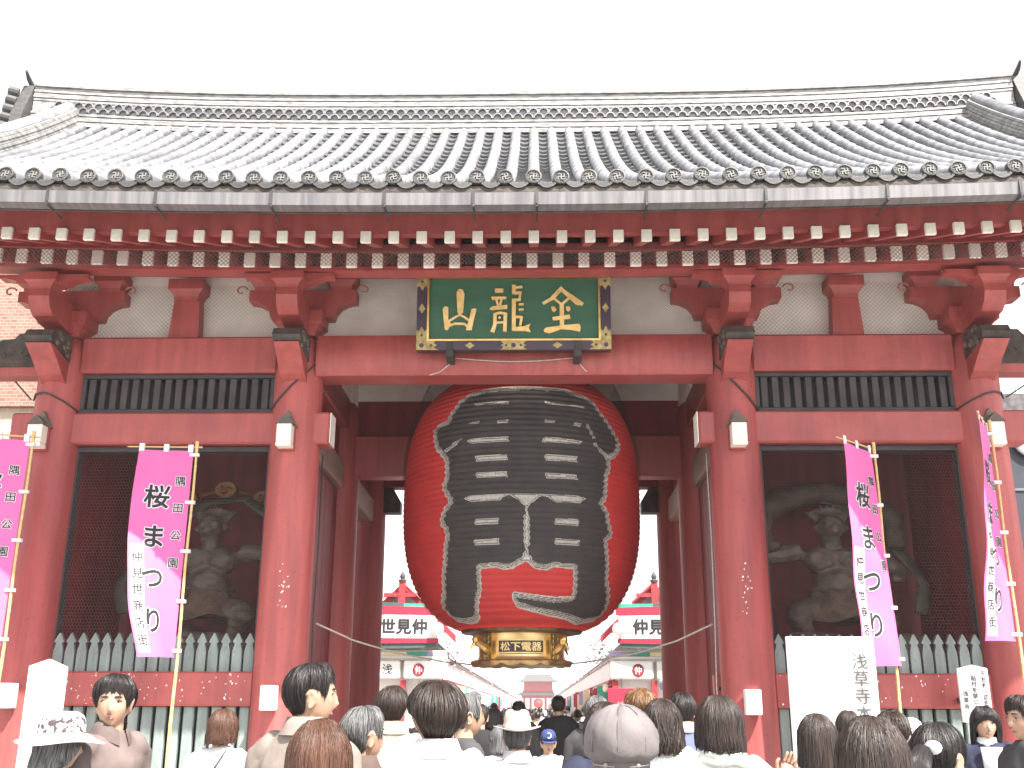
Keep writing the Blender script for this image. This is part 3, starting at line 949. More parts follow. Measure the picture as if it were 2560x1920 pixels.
LAN_OUT="3.6,1.311,-7.7,1.306,-18.5,1.295,-27.7,1.258,-31.1,1.201,-33.5,1.168,-35,1.071,-37.5,0.983,-38,0.896,-43.8,0.854,-46.9,0.799,-45.4,0.65,-42.8,0.498,-39,0.406,-36.4,0.321,-35.8,0.113,-37.6,0.018,-37.2,-0.056,-33.5,-0.204,-36.7,-0.292,-38.7,-0.393,-38.6,-0.491,-36.4,-0.554,-35.9,-0.638,-37.5,-0.745,-39.4,-0.945,-45.7,-1.269,-52.5,-1.405,-54.9,-1.468,-54.2,-1.549,-53.2,-1.629,-44.3,-1.668,-35.2,-1.656,-29.3,-1.623,-20.3,-1.302,-18.9,-1.057,-11.2,-1.044,-7.8,-1.075,-3.2,-1.06,2.7,-0.975,7.5,-1.065,12.5,-1.078,16.2,-1.04,26.1,-1.048,29.2,-1.356,19.3,-1.372,6.6,-1.347,-3,-1.32,-4.6,-1.36,-3.9,-1.435,-1.5,-1.504,7.7,-1.552,19.1,-1.591,35.5,-1.63,48.5,-1.669,62.9,-1.616,65.2,-1.518,63.1,-1.439,49.6,-1.125,43.7,-0.673,46.6,-0.622,46.7,-0.552,44.4,-0.418,43.6,-0.307,40.3,-0.211,42.5,-0.155,43.6,0.155,45.3,0.221,45.9,0.313,44.9,0.36,49.2,0.419,54.1,0.536,55.8,0.654,53.7,0.736,51.1,0.832,48.2,0.944,44.4,1.071,42.6,1.19,34.5,1.264,25.8,1.311,14.3,1.309"
LAN_W=['-23.8,1.076,-5.7,1.073,-5.6,1.027,-22.6,1.047', '12.4,1.081,18.8,1.057,34.3,1.067,34.7,1.044,13.4,1.036', '-24.9,0.791,-22.4,0.81,-19.4,0.816,-19.6,0.775', '-10.5,0.802,-5.5,0.807,-5.5,0.765,-10.4,0.764', '11.6,0.813,16.4,0.812,16.1,0.769,11.6,0.769', '26.2,0.81,30.3,0.807,29.4,0.759,26,0.763', '-24.6,0.551,-22.9,0.576,-5.3,0.573,-4.9,0.507,-22.5,0.508', '11.5,0.579,30,0.559,27.8,0.514,9.6,0.502', '-20.2,0.338,-5.7,0.337,-5.5,0.265,-20,0.269', '11.3,0.345,26.5,0.345,26.3,0.276,11.3,0.264', '-19.6,0.124,-5.6,0.121,-5.5,0.05,-19.5,0.055', '11.4,0.109,26.2,0.106,26.2,0.049,11.4,0.04', '-25.2,-0.191,-22.9,-0.157,-6.3,-0.157,3,-0.154,11.4,-0.16,26.7,-0.149,30.5,-0.182,27.3,-0.247,15.5,-0.253,12.9,-0.198,9.9,-0.183,7.2,-0.227,3,-0.332,-0.9,-0.229,-4.8,-0.172,-7.3,-0.205,-9,-0.243,-22.6,-0.239', '2.5,-0.326,3.5,-0.325,3.4,-0.412,2.6,-0.413', '-28.9,0.6,-27.4,0.594,-32.3,0.484,-36.4,0.443,-37.2,0.466', '32.5,0.811,34,0.817,37.3,0.629,36,0.618', '35.6,0.56,37.1,0.574,40.9,0.477,45.4,0.445,50.3,0.531,54,0.722,55.5,0.652,52.2,0.48,44.9,0.36,40.6,0.424', '-20.2,-0.454,-9.3,-0.454,-9.4,-0.526,-20.1,-0.527', '15.5,-0.456,26.9,-0.442,27,-0.529,15.7,-0.53', '3,-0.403,4.3,-0.434,4.4,-0.778,3.1,-0.824,1.8,-0.778,1.8,-0.434', '-20.9,-0.712,-9.2,-0.702,-9.3,-0.773,-20.9,-0.774', '15.8,-0.696,27.8,-0.701,28.1,-0.765,16,-0.767', '2.7,-0.815,3.5,-0.815,3.7,-0.864,6.3,-0.974,-0.5,-0.976,2.2,-0.864']
# ================================================================ hanging name plaque
PQ = (0.01, -.50, 5.86)
plq = thing('name_plaque', 'green name plaque with gold lettering hung above the lantern', 'sign', PQ)
LEAN = R(6)
def pf(u, v, off):
    """plaque face: u right, v up from the bottom edge, off towards the viewer"""
    return (PQ[0] + u, PQ[1] - math.sin(LEAN) * v - math.cos(LEAN) * off, PQ[2] + math.cos(LEAN) * v - math.sin(LEAN) * off)
def pbox(u0, u1, v0, v1, o0, o1, nm, m, parent=None):
    mb = MB()
    P = [pf(u, v, o) for o in (o0, o1) for (u, v) in ((u0, v0), (u1, v0), (u1, v1), (u0, v1))]
    mb.add(P, [(3, 2, 1, 0), (4, 5, 6, 7), (0, 1, 5, 4), (1, 2, 6, 5), (2, 3, 7, 6), (3, 0, 4, 7)])
    return mb.build(nm, m, parent or plq, PQ, wverts=True)
WP, HP = 1.205, 1.06
board = pbox(-1.06, 1.06, .12, .93, -.10, .02, 'board', SIGNG)
pbox(-WP, WP, 0, HP, -.12, -.02, 'frame_backing', BLACKW)
LAQ = mat('dark violet lacquer', (.045, .026, .05), (.03, .018, .034), 3, .35)
pbox(-WP, WP, .935, HP, -.02, .055, 'frame_top', LAQ)
pbox(-WP, WP, 0, .115, -.02, .055, 'frame_bottom', LAQ)
pbox(-WP, -1.075, .115, .935, -.02, .055, 'frame_side', LAQ)
pbox(1.075, WP, .115, .935, -.02, .055, 'frame_side', LAQ)
for (u0, u1, v0, v1) in ((-1.075, 1.075, .915, .938), (-1.075, 1.075, .112, .135), (-1.075, -1.05, .135, .915), (1.05, 1.075, .135, .915)):
    pbox(u0, u1, v0, v1, .021, .075, 'gilt_moulding', GOLD)
def fitting(poly, nm='brass_fitting'):
    mb = MB()
    fill(mb, poly, pf, .056, .008)
    return mb.build(nm, BRONZE, plq, PQ, wverts=True)
for su in (-1, 1):
    for sv in (0, 1):
        V = lambda v: v if not sv else HP - v
        po = [(su * WP, V(0)), (su * (WP - .28), V(0)), (su * (WP - .215), V(.03)), (su * (WP - .255), V(.06)), (su * (WP - .215), V(.09)), (su * (WP - .25), V(.112)), (su * (WP - .132), V(.112)), (su * (WP - .13), V(.26)), (su * (WP - .10), V(.235)), (su * (WP - .065), V(.30)), (su * (WP - .03), V(.235)), (su * WP, V(.26))]
        ft = fitting(po)
        mb = MB()
        for (a, b, r) in ((WP - .065, .058, .03), (WP - .185, .058, .017), (WP - .065, .185, .017)):
            fill(mb, [(su * a + r * math.cos(t), V(b) + r * math.sin(t)) for t in np.linspace(0, 2 * math.pi, 13)[:-1]], pf, .0655)
        mb.build('rosette', LAQ, ft, PQ, wverts=True)
for v0, v1 in ((.938, HP), (0, .112)):
    m_, h = (v0 + v1) / 2, (v1 - v0) / 2
    ft = fitting([(-.165, v0), (-.12, m_ - h * .4), (-.16, m_), (-.12, m_ + h * .4), (-.165, v1), (.165, v1), (.12, m_ + h * .4), (.16, m_), (.12, m_ - h * .4), (.165, v0)])
    mb = MB()
    for a, r in ((0, .03), (-.09, .016), (.09, .016)):
        fill(mb, [(a + r * math.cos(t), m_ + r * math.sin(t)) for t in np.linspace(0, 2 * math.pi, 13)[:-1]], pf, .0655)
    mb.build('rosette', LAQ, ft, PQ, wverts=True)
    for u in (-.54, .54):
        fitting([(u - .062, m_), (u - .03, m_ + .02), (u, m_ + .042), (u + .03, m_ + .02), (u + .062, m_), (u + .03, m_ - .02), (u, m_ - .042), (u - .03, m_ - .02)], 'diamond_fitting')
for u in (-1.14, 1.14):
    fitting([(u - .042, .53), (u - .02, .56), (u, .595), (u + .02, .56), (u + .042, .53), (u + .02, .50), (u, .465), (u - .02, .50)], 'diamond_fitting')
# gold characters, traced brush shapes
def zq(p): return ((p[0] - 1090) / 862.0, .525 + (490 - p[1]) / 745.0)
CH = [
 [('p', [(475, 330), (500, 295), (540, 300), (560, 345), (548, 520), (510, 555), (488, 520)]),
  ('p', [(328, 490), (350, 462), (388, 470), (390, 600), (432, 640), (402, 662), (385, 690), (352, 684)]),
  ('p', [(640, 488), (694, 486), (662, 600), (642, 692), (578, 692), (590, 650), (610, 600)]),
  ('s', [(385, 612), (450, 575), (510, 545), (560, 565), (612, 598)], 22), ('s', [(395, 655), (455, 630), (560, 632), (605, 660)], 24)],
 [('p', [(888, 293), (978, 293), (978, 332), (888, 332)]), ('p', [(850, 372), (1012, 372), (1012, 396), (860, 402)]),
  ('s', [(903, 395), (922, 455)], 22), ('s', [(962, 395), (943, 455)], 22), ('p', [(832, 487), (870, 464), (1022, 452), (1022, 490), (850, 504)]),
  ('s', [(890, 535), (890, 640), (862, 712)], [36, 38, 44]), ('s', [(1002, 535), (1000, 620), (995, 708)], 38), ('s', [(882, 543), (940, 528), (1016, 540)], 26), ('s', [(895, 622), (995, 620)], 22),
  ('p', [(925, 575), (940, 560), (955, 575), (940, 590)]),
  ('p', [(1072, 258), (1112, 262), (1112, 348), (1072, 348)]), ('s', [(1100, 290), (1185, 280)], 26), ('s', [(1090, 340), (1176, 340)], 28), ('s', [(1160, 345), (1155, 402)], 24),
  ('s', [(1078, 408), (1166, 404)], 26), ('s', [(1092, 400), (1092, 700)], 42), ('s', [(1145, 452), (1198, 450)], 20), ('s', [(1145, 502), (1198, 500)], 20),
  ('s', [(1100, 570), (1188, 575)], 24), ('s', [(1178, 572), (1160, 655)], 26), ('p', [(1075, 670), (1200, 662), (1272, 636), (1252, 675), (1272, 718), (1200, 705), (1080, 705)])],
 [('p', [(1600, 275), (1640, 310), (1745, 375), (1842, 436), (1828, 462), (1760, 452), (1670, 380), (1602, 325), (1520, 400), (1412, 452), (1396, 428), (1480, 385), (1560, 310)]),
  ('s', [(1520, 388), (1600, 448)], 24), ('s', [(1695, 382), (1606, 448)], 26), ('s', [(1606, 440), (1606, 660)], 46),
  ('p', [(1492, 470), (1530, 472), (1550, 500), (1530, 522), (1502, 512)]), ('p', [(1652, 470), (1690, 470), (1700, 500), (1675, 520), (1652, 500)]),
  ('p', [(1505, 572), (1690, 548), (1698, 588), (1510, 604)]),
  ('p', [(1412, 690), (1440, 672), (1600, 652), (1790, 636), (1806, 660), (1800, 714), (1700, 694), (1590, 690), (1470, 728), (1415, 712)])],
]
for ch in CH:
    mb = MB()
    off = .022
    for k, st in enumerate(ch):
        pts = [zq(p) for p in st[1]]
        if st[0] == 'p':
            fill(mb, pts, pf, off, .022 + .0015 * k)
        else:
            w = [x / 862 for x in st[2]] if hasattr(st[2], '__len__') else [st[2] / 862] * len(pts)
            n = len(pts)
            Lp, Rp = [], []
            for i in range(n):
                a, b = Vector(pts[max(i - 1, 0)]), Vector(pts[min(i + 1, n - 1)])
                t = (b - a).normalized(); nn = Vector((-t.y, t.x))
                Lp.append(tuple(Vector(pts[i]) + nn * w[i] / 2)); Rp.append(tuple(Vector(pts[i]) - nn * w[i] / 2))
            fill(mb, Lp + Rp[::-1], pf, off, .022 + .0015 * k)
    mb.build('gold_character', GOLDP, board, PQ, wverts=True)
for u in (-.79, .79):
    mb = MB()
    mb.box(PQ[0] + u - .05, PQ[0] + u + .05, -.58, -.22, 5.76, 5.855, .01).box(PQ[0] + u - .035, PQ[0] + u + .035, -.585, -.55, 5.855, 5.95, .008)
    mb.build('support_hook', WIRE, plq, PQ, wverts=True)
# ================================================================ the great lantern
LX, LY, LZ, LH, RM, RE = .08, 1.6, 4.32, 1.73, 1.62, .62
LC = (LX, LY, LZ - LH)
lan = thing('paper_lantern', 'giant red paper lantern with black characters hanging in the gateway', 'lantern', LC)
def lrad(z, rib=True):
    t = min(1.0, abs((z - LZ) / LH))
    r = RE + (RM - RE) * (1 - t ** 2.7) ** .5
    return r
NR = 46
def rib_off(z):
    return .024 * abs(math.sin(math.pi * (z - LZ + LH) / (2 * LH) * NR)) - .015
mb = MB()
rings = []
ztab = []
for i in range(NR * 6 + 1):
    z = LZ - LH + 2 * LH * i / (NR * 6)
    r = lrad(z) + rib_off(z)
    rings.append([(LX + r * math.cos(2 * math.pi * k / 96), LY + r * math.sin(2 * math.pi * k / 96), z) for k in range(96)])
mb.loft(rings)
body = mb.build('paper_body', LRED, lan, LC, 180, wverts=True)
# ink: dense patches of the lantern skin inside the traced character outlines
def parse(s):
    a = np.array([float(x) for x in s.split(',')]).reshape(-1, 2)
    return a
def to_arc(a):
    """degrees round the lantern -> arc length at the widest ring (for distances)"""
    return np.stack([np.radians(a[:, 0]) * RM, a[:, 1]], 1)
OUT = to_arc(parse(LAN_OUT))
WPS = [to_arc(parse(s)) for s in LAN_W]
def inside(P, poly):
    x, y = P[:, 0], P[:, 1]
    c = np.zeros(len(P), bool)
    n = len(poly)
    for i in range(n):
        x0, y0 = poly[i]; x1, y1 = poly[(i + 1) % n]
        hit = ((y0 > y) != (y1 > y)) & (x < (x1 - x0) * (y - y0) / (y1 - y0 + 1e-12) + x0)
        c ^= hit
    return c
def edist(P, poly):
    d = np.full(len(P), 9.0)
    n = len(poly)
    for i in range(n):
        a, b = poly[i], poly[(i + 1) % n]
        ab = b - a
        t = np.clip(((P - a) @ ab) / (ab @ ab + 1e-12), 0, 1)
        q = a + t[:, None] * ab
        d = np.minimum(d, np.hypot(*(P - q).T))
    return d
NA, NZ = 460, 400
A0, A1, Z0, Z1 = R(-60), R(70), -1.69, 1.33
ag = np.linspace(A0, A1, NA + 1)
zg = np.linspace(Z0, Z1, NZ + 1)
ac, zc = np.meshgrid((ag[:-1] + ag[1:]) / 2, (zg[:-1] + zg[1:]) / 2)
jit = .007 * np.sin(zc / (2 * LH) * NR * 2 * math.pi)
Pq = np.stack([ac.ravel() * RM + jit.ravel(), zc.ravel()], 1)
ins = inside(Pq, OUT)
cls = np.zeros(len(Pq), int)
d = np.full(len(Pq), 9.0)
d[ins] = edist(Pq[ins], OUT)
cls[ins] = 2
WB = .066
band = ins & (d < WB)
cls[band] = 1
thin = band & (((d > .020) & (d < .026)) | ((d > .036) & (d < .043)) | ((d > .052) & (d < .060)))
cls[thin] = 2
for w in WPS:
    iw = inside(Pq, w)
    dw = np.full(len(Pq), 9.0)
    dw[iw] = edist(Pq[iw], w)
    cls[iw] = 1
    cls[iw & (dw > .012) & (dw < .019)] = 2
cls = cls.reshape(NZ, NA)
ca, sa = np.sin(ag), -np.cos(ag)
def ink_part(val, nm, m):
    jj, ii = np.nonzero(cls == val)
    vid = {}
    mb = MB()
    rr = np.array([lrad(LZ + z) + rib_off(LZ + z) + .0035 for z in zg])
    key = np.concatenate([jj * (NA + 1) + ii, jj * (NA + 1) + ii + 1, (jj + 1) * (NA + 1) + ii + 1, (jj + 1) * (NA + 1) + ii])
    uq, inv = np.unique(key, return_inverse=True)
    vj, vi = uq // (NA + 1), uq % (NA + 1)
    xs_ = LX + rr[vj] * ca[vi] - LC[0]
    ys_ = LY + rr[vj] * sa[vi] - LC[1]
    zs_ = LZ + zg[vj] - LC[2]
    me = bpy.data.meshes.new(nm)
    n = len(jj)
    fa = np.stack([inv[:n], inv[n:2 * n], inv[2 * n:3 * n], inv[3 * n:]], 1)
    me.from_pydata(np.stack([xs_, ys_, zs_], 1).tolist(), [], fa.tolist())
    me.materials.append(m)
    me.shade_smooth()
    return link(bpy.data.objects.new(nm, me), body, LC)
ink_part(2, 'black_lettering', LBLK)
ink_part(1, 'white_outline', LWHT)
# gilt base with plate
zb = LZ - LH
mb = MB()
mb.lathe([(.80, zb + .05), (.82, zb + .03), (.80, zb - .01), (.66, zb - .03)], 64, (LX, LY, 0))
mb.build('base_collar', mat('dark brass', (.16, .10, .05), (.09, .05, .03), 9, .45, metal=.6), lan, LC, 40, wverts=True)
mb = MB()
mb.lathe([(.60, zb - .02), (.585, zb - .05), (.57, zb - .09), (.57, zb - .30), (.585, zb - .335), (.60, zb - .355), (.585, zb - .37), (.55, zb - .40), (.50, zb - .405)], 64, (LX, LY, 0))
drum = mb.build('brass_drum', mat('polished brass', (.92, .72, .38), (.80, .58, .27), 2, .34, metal=.9), lan, LC, 40, wverts=True)
def drumf(u, v, off):
    a = u / .575
    r = .575 + off
    return (LX + r * math.sin(a), LY - r * math.cos(a), zb - .20 + v)
mb = MB()
for i in range(12):
    u0, u1 = -.30 + .6 * i / 12, -.30 + .6 * (i + 1) / 12
    P = [drumf(u, v, o) for u in (u0, u1) for (v, o) in ((-.085, .004), (-.085, .02), (.085, .02), (.085, .004))]
    mb.add(P, [(1, 5, 6, 2), (2, 6, 7, 3), (0, 4, 5, 1)] + ([(0, 1, 2, 3)] if i == 0 else []) + ([(7, 6, 5, 4)] if i == 11 else []))
plate = mb.build('maker_plate', mat('black plate', (.03, .022, .018), (.02, .015, .012), 4, .4), drum, LC, wverts=True)
mb = MB()
put_text(mb, '松下電器', drumf, .118, (0.0, 0), .018, off=.0235, sx=1.12)
for (u0, u1, v0, v1) in ((-.30, .30, .072, .086), (-.30, .30, -.086, -.072), (-.30, -.286, -.072, .072), (.286, .30, -.072, .072)):
    for i in range(10):
        a, b = u0 + (u1 - u0) * i / 10, u0 + (u1 - u0) * (i + 1) / 10
        mb.add([drumf(a, v0, .023), drumf(b, v0, .023), drumf(b, v1, .023), drumf(a, v1, .023)], [(0, 1, 2, 3)])
o = mb.build('gilt_lettering', GOLDP, drum, LC, wverts=True)
o['kind'] = 'stuff'
for k in range(4):
    a = math.pi * 2 * (k + .5) / 4 + R((-1) ** k * 2)
    ca_, sa_ = math.cos(a), math.sin(a)
    rad_, tan_ = Vector((ca_, sa_, 0)), Vector((-sa_, ca_, 0))
    c = Vector((LX, LY, zb - .20)) + rad_ * .60
    mb = MB().obox(c, rad_ * .035, tan_ * .085, Vector((0, 0, .195)))
    for q in (-1, 1):
        mb.obox(c + tan_ * q * .075 + rad_ * .03, rad_ * .02, tan_ * .014, Vector((0, 0, .195)))
    post = mb.build('bracket_post', GOLD, lan, LC, wverts=True)
    mb = MB()
    rng = random.Random(k)
    for q in range(5):
        cc = c + rad_ * .045 + Vector((0, 0, -.15 + q * .072))
        mb.tube([cc + tan_ * .04 * math.cos(t) + Vector((0, 0, .034 * math.sin(t))) for t in np.linspace(0, 2 * math.pi, 11)], .011, 5)
    mb.build('openwork', BRONZE, post, LC, wverts=True)['kind'] = 'stuff'
    # small beast-like curl springing outwards
    mb = MB()
    pts = [c + rad_ * (.03 + .20 * math.sin(t * .9)) + tan_ * (.02 * math.sin(3 * t)) + Vector((0, 0, -.06 + .20 * t / 2.2)) for t in np.linspace(0, 2.2, 9)]
    mb.tube(pts, [.05, .055, .05, .045, .05, .055, .05, .035, .012], 7)
    mb.tube([pts[3], pts[3] + rad_ * .07 + Vector((0, 0, .04)), pts[3] + rad_ * .10 + Vector((0, 0, .0))], [.03, .022, .01], 6)
    mb.tube([pts[5], pts[5] + rad_ * .06 + Vector((0, 0, -.06)), pts[5] + rad_ * .09 + Vector((0, 0, -.12))], [.03, .022, .01], 6)
    mb.build('dragon_bracket', GOLD, lan, LC, 50, wverts=True)
mb = MB()
ring = []
for k in range(96):
    a = 2 * math.pi * k / 96
    w = .035 * abs(math.sin(a * 8))
    ring.append((a, w))
mb.loft([[(LX + r * math.cos(a), LY + r * math.sin(a), z - (w if low else 0)) for a, w in ring] for r, z, low in ((.66, zb - .36, 0), (.68, zb - .38, 0), (.66, zb - .405, 1), (.60, zb - .405, 1))], True, True)
mb.build('base_rim', mat('worn brass rim', (.50, .34, .15), (.26, .16, .07), 9, .4, metal=.7), lan, LC, 50, wverts=True)
mb = MB().lathe([(.62, LZ + LH - .02), (.66, LZ + LH + .02), (.66, LZ + LH + .16), (.5, LZ + LH + .2)], 48, (LX, LY, 0))
mb.tube([(LX, LY, LZ + LH + .18), (LX, LY, 7.33)], .05, 8)
mb.build('top_cap', mat('dark brass', (.16, .10, .05)), lan, LC, 40, wverts=True)
# protective net draped from the lintel round the lantern
LN = netmat('black lantern netting', (.03, .026, .026), 520, 300, .135)
mb = MB()
NU, NV = 72, 60
uv = []
for j in range(NV + 1):
    v = j / NV
    z = 5.98 - v * 3.45
    for i in range(NU + 1):
        a = R(-118) + R(236) * i / NU
        r = (lrad(min(z, LZ + LH - .01)) if z < LZ + .3 else max(lrad(min(z, LZ + LH)), RM - .35 * max(0, (z - LZ - .3) / 1.4) ** 2)) + .03 + .012 * math.sin(i * 1.7) * (1 - v)
        x, y = LX + r * math.sin(a), LY - r * math.cos(a)
        k = min(1.0, max(0.0, (z - 5.2) / .75))
        y = y + (max(y, .36) - y) * k
        mb.v.append((x, y, z))
        uv.append((i / NU, v))
for j in range(NV):
    for i in range(NU):
        a = j * (NU + 1) + i
        mb.f.append((a, a + 1, a + NU + 2, a + NU + 1)); mb.m.append(0)
mb.uv = uv
nt = mb.build('lantern_net', LN, None, LC, 180, wverts=True)
tag(nt, 'fine dark protective net draped round the giant red lantern', 'net')
# white cord along the top of the net in front of the lintel
mb = MB()
pts = [(-1.05, -.27, 5.62), (-.92, -.275, 5.66), (-.80, -.275, 5.76), (-.72, -.28, 5.84)] + [(-.72 + 1.5 * t, -.28, 5.84 - .05 * math.sin(math.pi * t)) for t in (.15, .35, .5, .7, .85)] + [(.78, -.28, 5.84), (.86, -.275, 5.72), (.92, -.27, 5.66)]
mb.tube(pts, .008, 5)
tag(mb.build('net_cord', ROPE, None, pts[0], wverts=True), 'pale cord looped across the lintel under the green plaque', 'cord')
# ================================================================ pillar lamps, white boxes
def lamp(x, label):
    L = (x, -.31, 4.66)
    t = thing('pillar_lamp', label, 'lamp', L, 'square lamps on the front pillars')
    MB().box(x - .09, x + .09, -.52, -.36, 4.71, 4.935, .008).build('glass_box', CREAM, t, L, wverts=True)
    MB().box(x - .092, x + .092, -.522, -.358, 4.655, 4.708, .008).build('lower_pane', CREAM, t, L, wverts=True)
    mb = MB().prism([(x - .125, 4.93), (x + .125, 4.93), (x + .09, 4.99), (x, 5.15), (x - .09, 4.99)], -.36, -.29, 'y')
    mb.box(x - .105, x + .105, -.53, -.36, 4.938, 4.952)
    mb.prism([(x - .10, 4.953), (x + .10, 4.953), (x, 5.06)], -.52, -.361, 'y')
    mb.build('wooden_cap', mat('grey lamp wood', (.15, .13, .11), (.10, .085, .075), 8, .8), t, L, wverts=True)
    MB().box(x - .10, x + .10, -.36, -.29, 4.64, 4.929).build('back_plate', RED, t, L, wverts=True)
for x, w in ((-5.84, 'leftmost pillar beside the brick building'), (-2.78, 'pillar left of the lantern'), (2.73, 'pillar right of the lantern'), (5.80, 'rightmost pillar behind the edge-on banner')):
    lamp(x, 'small cream lamp with pointed wooden cap on the ' + w)
for x, z, w in ((-5.775, 1.61, 'leftmost pillar'), (-2.765, 1.595, 'pillar left of the gateway'), (2.71, 1.565, 'pillar right of the gateway')):
    L = (x, -.31, z)
    t = thing('white_box', 'small plain white box fixed low on the ' + w, 'box', L, 'white boxes low on the pillars')
    MB().box(x - .088, x + .088, -.475, -.33, z, z + .275, .010).build('cover', PAPER, t, L, wverts=True)
    MB().box(x - .06, x + .06, -.33, -.295, z + .02, z + .255).build('back_plate', CONC, t, L, wverts=True)
# ================================================================ banners
def banner(px, py, ztop, zb_, W, a0, a1, label, seed, lean=0.0, pole_top=None, tw=1.0):
    L = (px, py, 0.0)
    t = thing('festival_banner', label, 'banner', L, 'magenta festival banners on bamboo poles')
    mb = MB()
    zt = pole_top or ztop + .10
    path, rr = [], []
    n = 16
    for i in range(n + 1):
        z = zt * i / n
        for dz, k in ((-.012, 1.0), (0, 1.16), (.012, 1.0)):
            path.append((px + .006 * math.sin(i), py, max(0, z + dz))); rr.append((.021 - .007 * i / n) * k)
    path[0] = (px, py, 0.0); path[1] = (px, py, .01)
    mb.tube(path, rr, 8)
    mb.tube([(px, py, ztop - .02), (px, py, zt + .015)], .021, 8)
    mb.build('bamboo_pole', BAMB, t, L, 60, wverts=True)
    rng = random.Random(seed)
    ph = rng.uniform(0, 6)
    H = ztop - zb_
    def ang(v): return a0 + (a1 - a0) * (max(0.0, v) ** 1.3)
    def cl(u, v, off=0.0):
        """u 0 at the pole .. 1 at the free edge; v 0 top .. 1 bottom"""
        a = ang(v)
        q = u * W
        rip = (.022 * math.sin(u * 5.2 + v * 4 + ph) + .012 * math.sin(v * 17 + u * 3 + ph)) * min(1, u * 3) * (.35 + v)
        dx, dy = -math.cos(a), -math.sin(a)
        nx, ny = -math.sin(a), -math.cos(a)
        nx, ny = math.sin(a), -math.cos(a)
        x = px - .035 + dx * q + nx * (rip + off) + lean * v
        y = py + dy * q + ny * (rip + off)
        z = ztop - v * H + .03 * u * (1 - v) * tw - .02 * u
        return (x, y, z)
    NU_, NV_ = 22, 60
    mb = MB()
    mb.loft([[cl(i / NU_, j / NV_) for i in range(NU_ + 1)] for j in range(NV_ + 1)], closed=False)
    cloth = mb.build('cloth', PINK, t, L, 180, wverts=True)
    def tf(u, v, off):   # metres from the middle of the cloth, u right, v up
        return cl(.5 - u / W, -v / H, off)
    for body, x, y0, sz, pitch in (('桜まつり', -.045 * W / .7, -.55, .285, 1.62), ('隅田公園', .225 * W / .7, -.36, .12, 2.6)):
        sz_ = sz
        m1, m2 = MB(), MB()
        put_text(m1, body, tf, sz_, (x, y0), .022 if sz > .2 else .012, True, .010, pitch)
        put_text(m2, body, tf, sz_, (x, y0), .062 if sz > .2 else .07, True, .005, pitch)
        a = m2.build('lettering_outline', PINKW, cloth, L, wverts=True); a['kind'] = 'stuff'
        b = m1.build('lettering', INK, cloth, L, wverts=True); b['kind'] = 'stuff'
    mb = MB()
    mb.loft([[cl(u, .48 + .50 * j / 24, .005) for u in np.linspace(.96, .72, 5)] for j in range(25)], closed=False)
    mb.f = [tuple(reversed(f)) for f in mb.f]
    st = mb.build('paper_strip', PINKW, cloth, L, wverts=True)
    mb = MB()
    put_text(mb, '仲見世商店街', tf, .125, (W * (.5 - .84), -.52 * H - .05), .012, True, .009, 1.42)
    mb.build('strip_lettering', INK, st, L, wverts=True)['kind'] = 'stuff'
    # cross rod and white loops
    p0, p1 = Vector(cl(-.16, -.022)), Vector(cl(1.22, -.012))
    MB().tube([p0, (p0 + p1) / 2, p1], [.010, .009, .007], 6).build('cross_rod', BAMB, t, L, wverts=True)
    for u in (.05, .5, .95):
        c = Vector(cl(u, -.012)); dd = (p1 - p0).normalized() * .028
        MB().obox(c, dd, Vector((0, .014, 0)), (0, 0, .045)).build('loop', PINKW, t, L, wverts=True)
    for v in (.02, .26, .50, .74, .97):
        c = Vector(cl(.0, v))
        MB().obox(((c.x + px) / 2, (c.y + py) / 2, c.z), (abs(c.x - px) / 2 + .035, 0, 0), (0, .024, 0), (0, 0, .018)).build('loop', PINKW, t, L, wverts=True)
    return t
banner(-3.66, -1.0, 4.47, 2.15, .62, R(5), R(74), 'magenta festival banner in front of the left statue niche', 3)
banner(4.15, -1.0, 4.44, 2.08, .64, R(46), R(36), 'magenta festival banner in front of the right statue niche', 5, lean=.10)
banner(5.50, -1.0, 4.70, 2.34, .62, R(60), R(40), 'magenta festival banner seen almost edge-on before the rightmost pillar', 8, lean=.0)
banner(-5.60, -1.0, 4.60, 2.27, .66, R(20), R(30), 'magenta festival banner cut by the left edge before the leftmost pillar', 11)
# ================================================================ boards and notices
L = (-4.975, -1.2, 0)
t = thing('white_sign_post', 'thick white square sign post with pyramid top by the left niche', 'sign post', L)
MB().box(-5.125, -4.825, -1.35, -1.05, 0, 2.04, .008).build('post', PAPER, t, L, wverts=True)
mb = MB(); mb.loft([[(-5.125, -1.35, 2.041), (-4.825, -1.35, 2.041), (-4.825, -1.05, 2.041), (-5.125, -1.05, 2.041)], [(-4.98, -1.205, 2.12), (-4.97, -1.205, 2.12), (-4.97, -1.195, 2.12), (-4.98, -1.195, 2.12)]])
mb.build('pointed_top', PAPER, t, L, wverts=True)
L = (3.30, -1.6, 0)
t = thing('information_board', 'large white board with a column of big brushed characters, right niche', 'sign board', L)
def ibf(u, v, off): return (3.30 + u, -1.62 - off, 1.30 + v)
bd = MB().box(2.85, 3.745, -1.615, -1.58, .35, 2.345, .005).build('board', PAPER, t, L, wverts=True)
for x in (2.95, 3.64):
    MB().box(x - .03, x + .03, -1.578, -1.52, 0, 2.2, .005).build('leg', DARKW, t, L, wverts=True)
mb = MB(); put_text(mb, '浅草寺本堂', ibf, .17, (.285, .80), .012, True, .004, 1.0)
mb.build('big_lettering', GREYTXT, bd, L, wverts=True)['kind'] = 'stuff'
mb = MB()
put_text(mb, '浅草神社本殿', ibf, .085, (.09, .68), .004, True, .004, 1.35)
FAINT = mat('pale grey lettering', (.33, .31, .31), (.28, .26, .26), 5, .8)  # plain grey, paler than the big characters
mb.build('small_lettering', FAINT, bd, L, wverts=True)['kind'] = 'stuff'
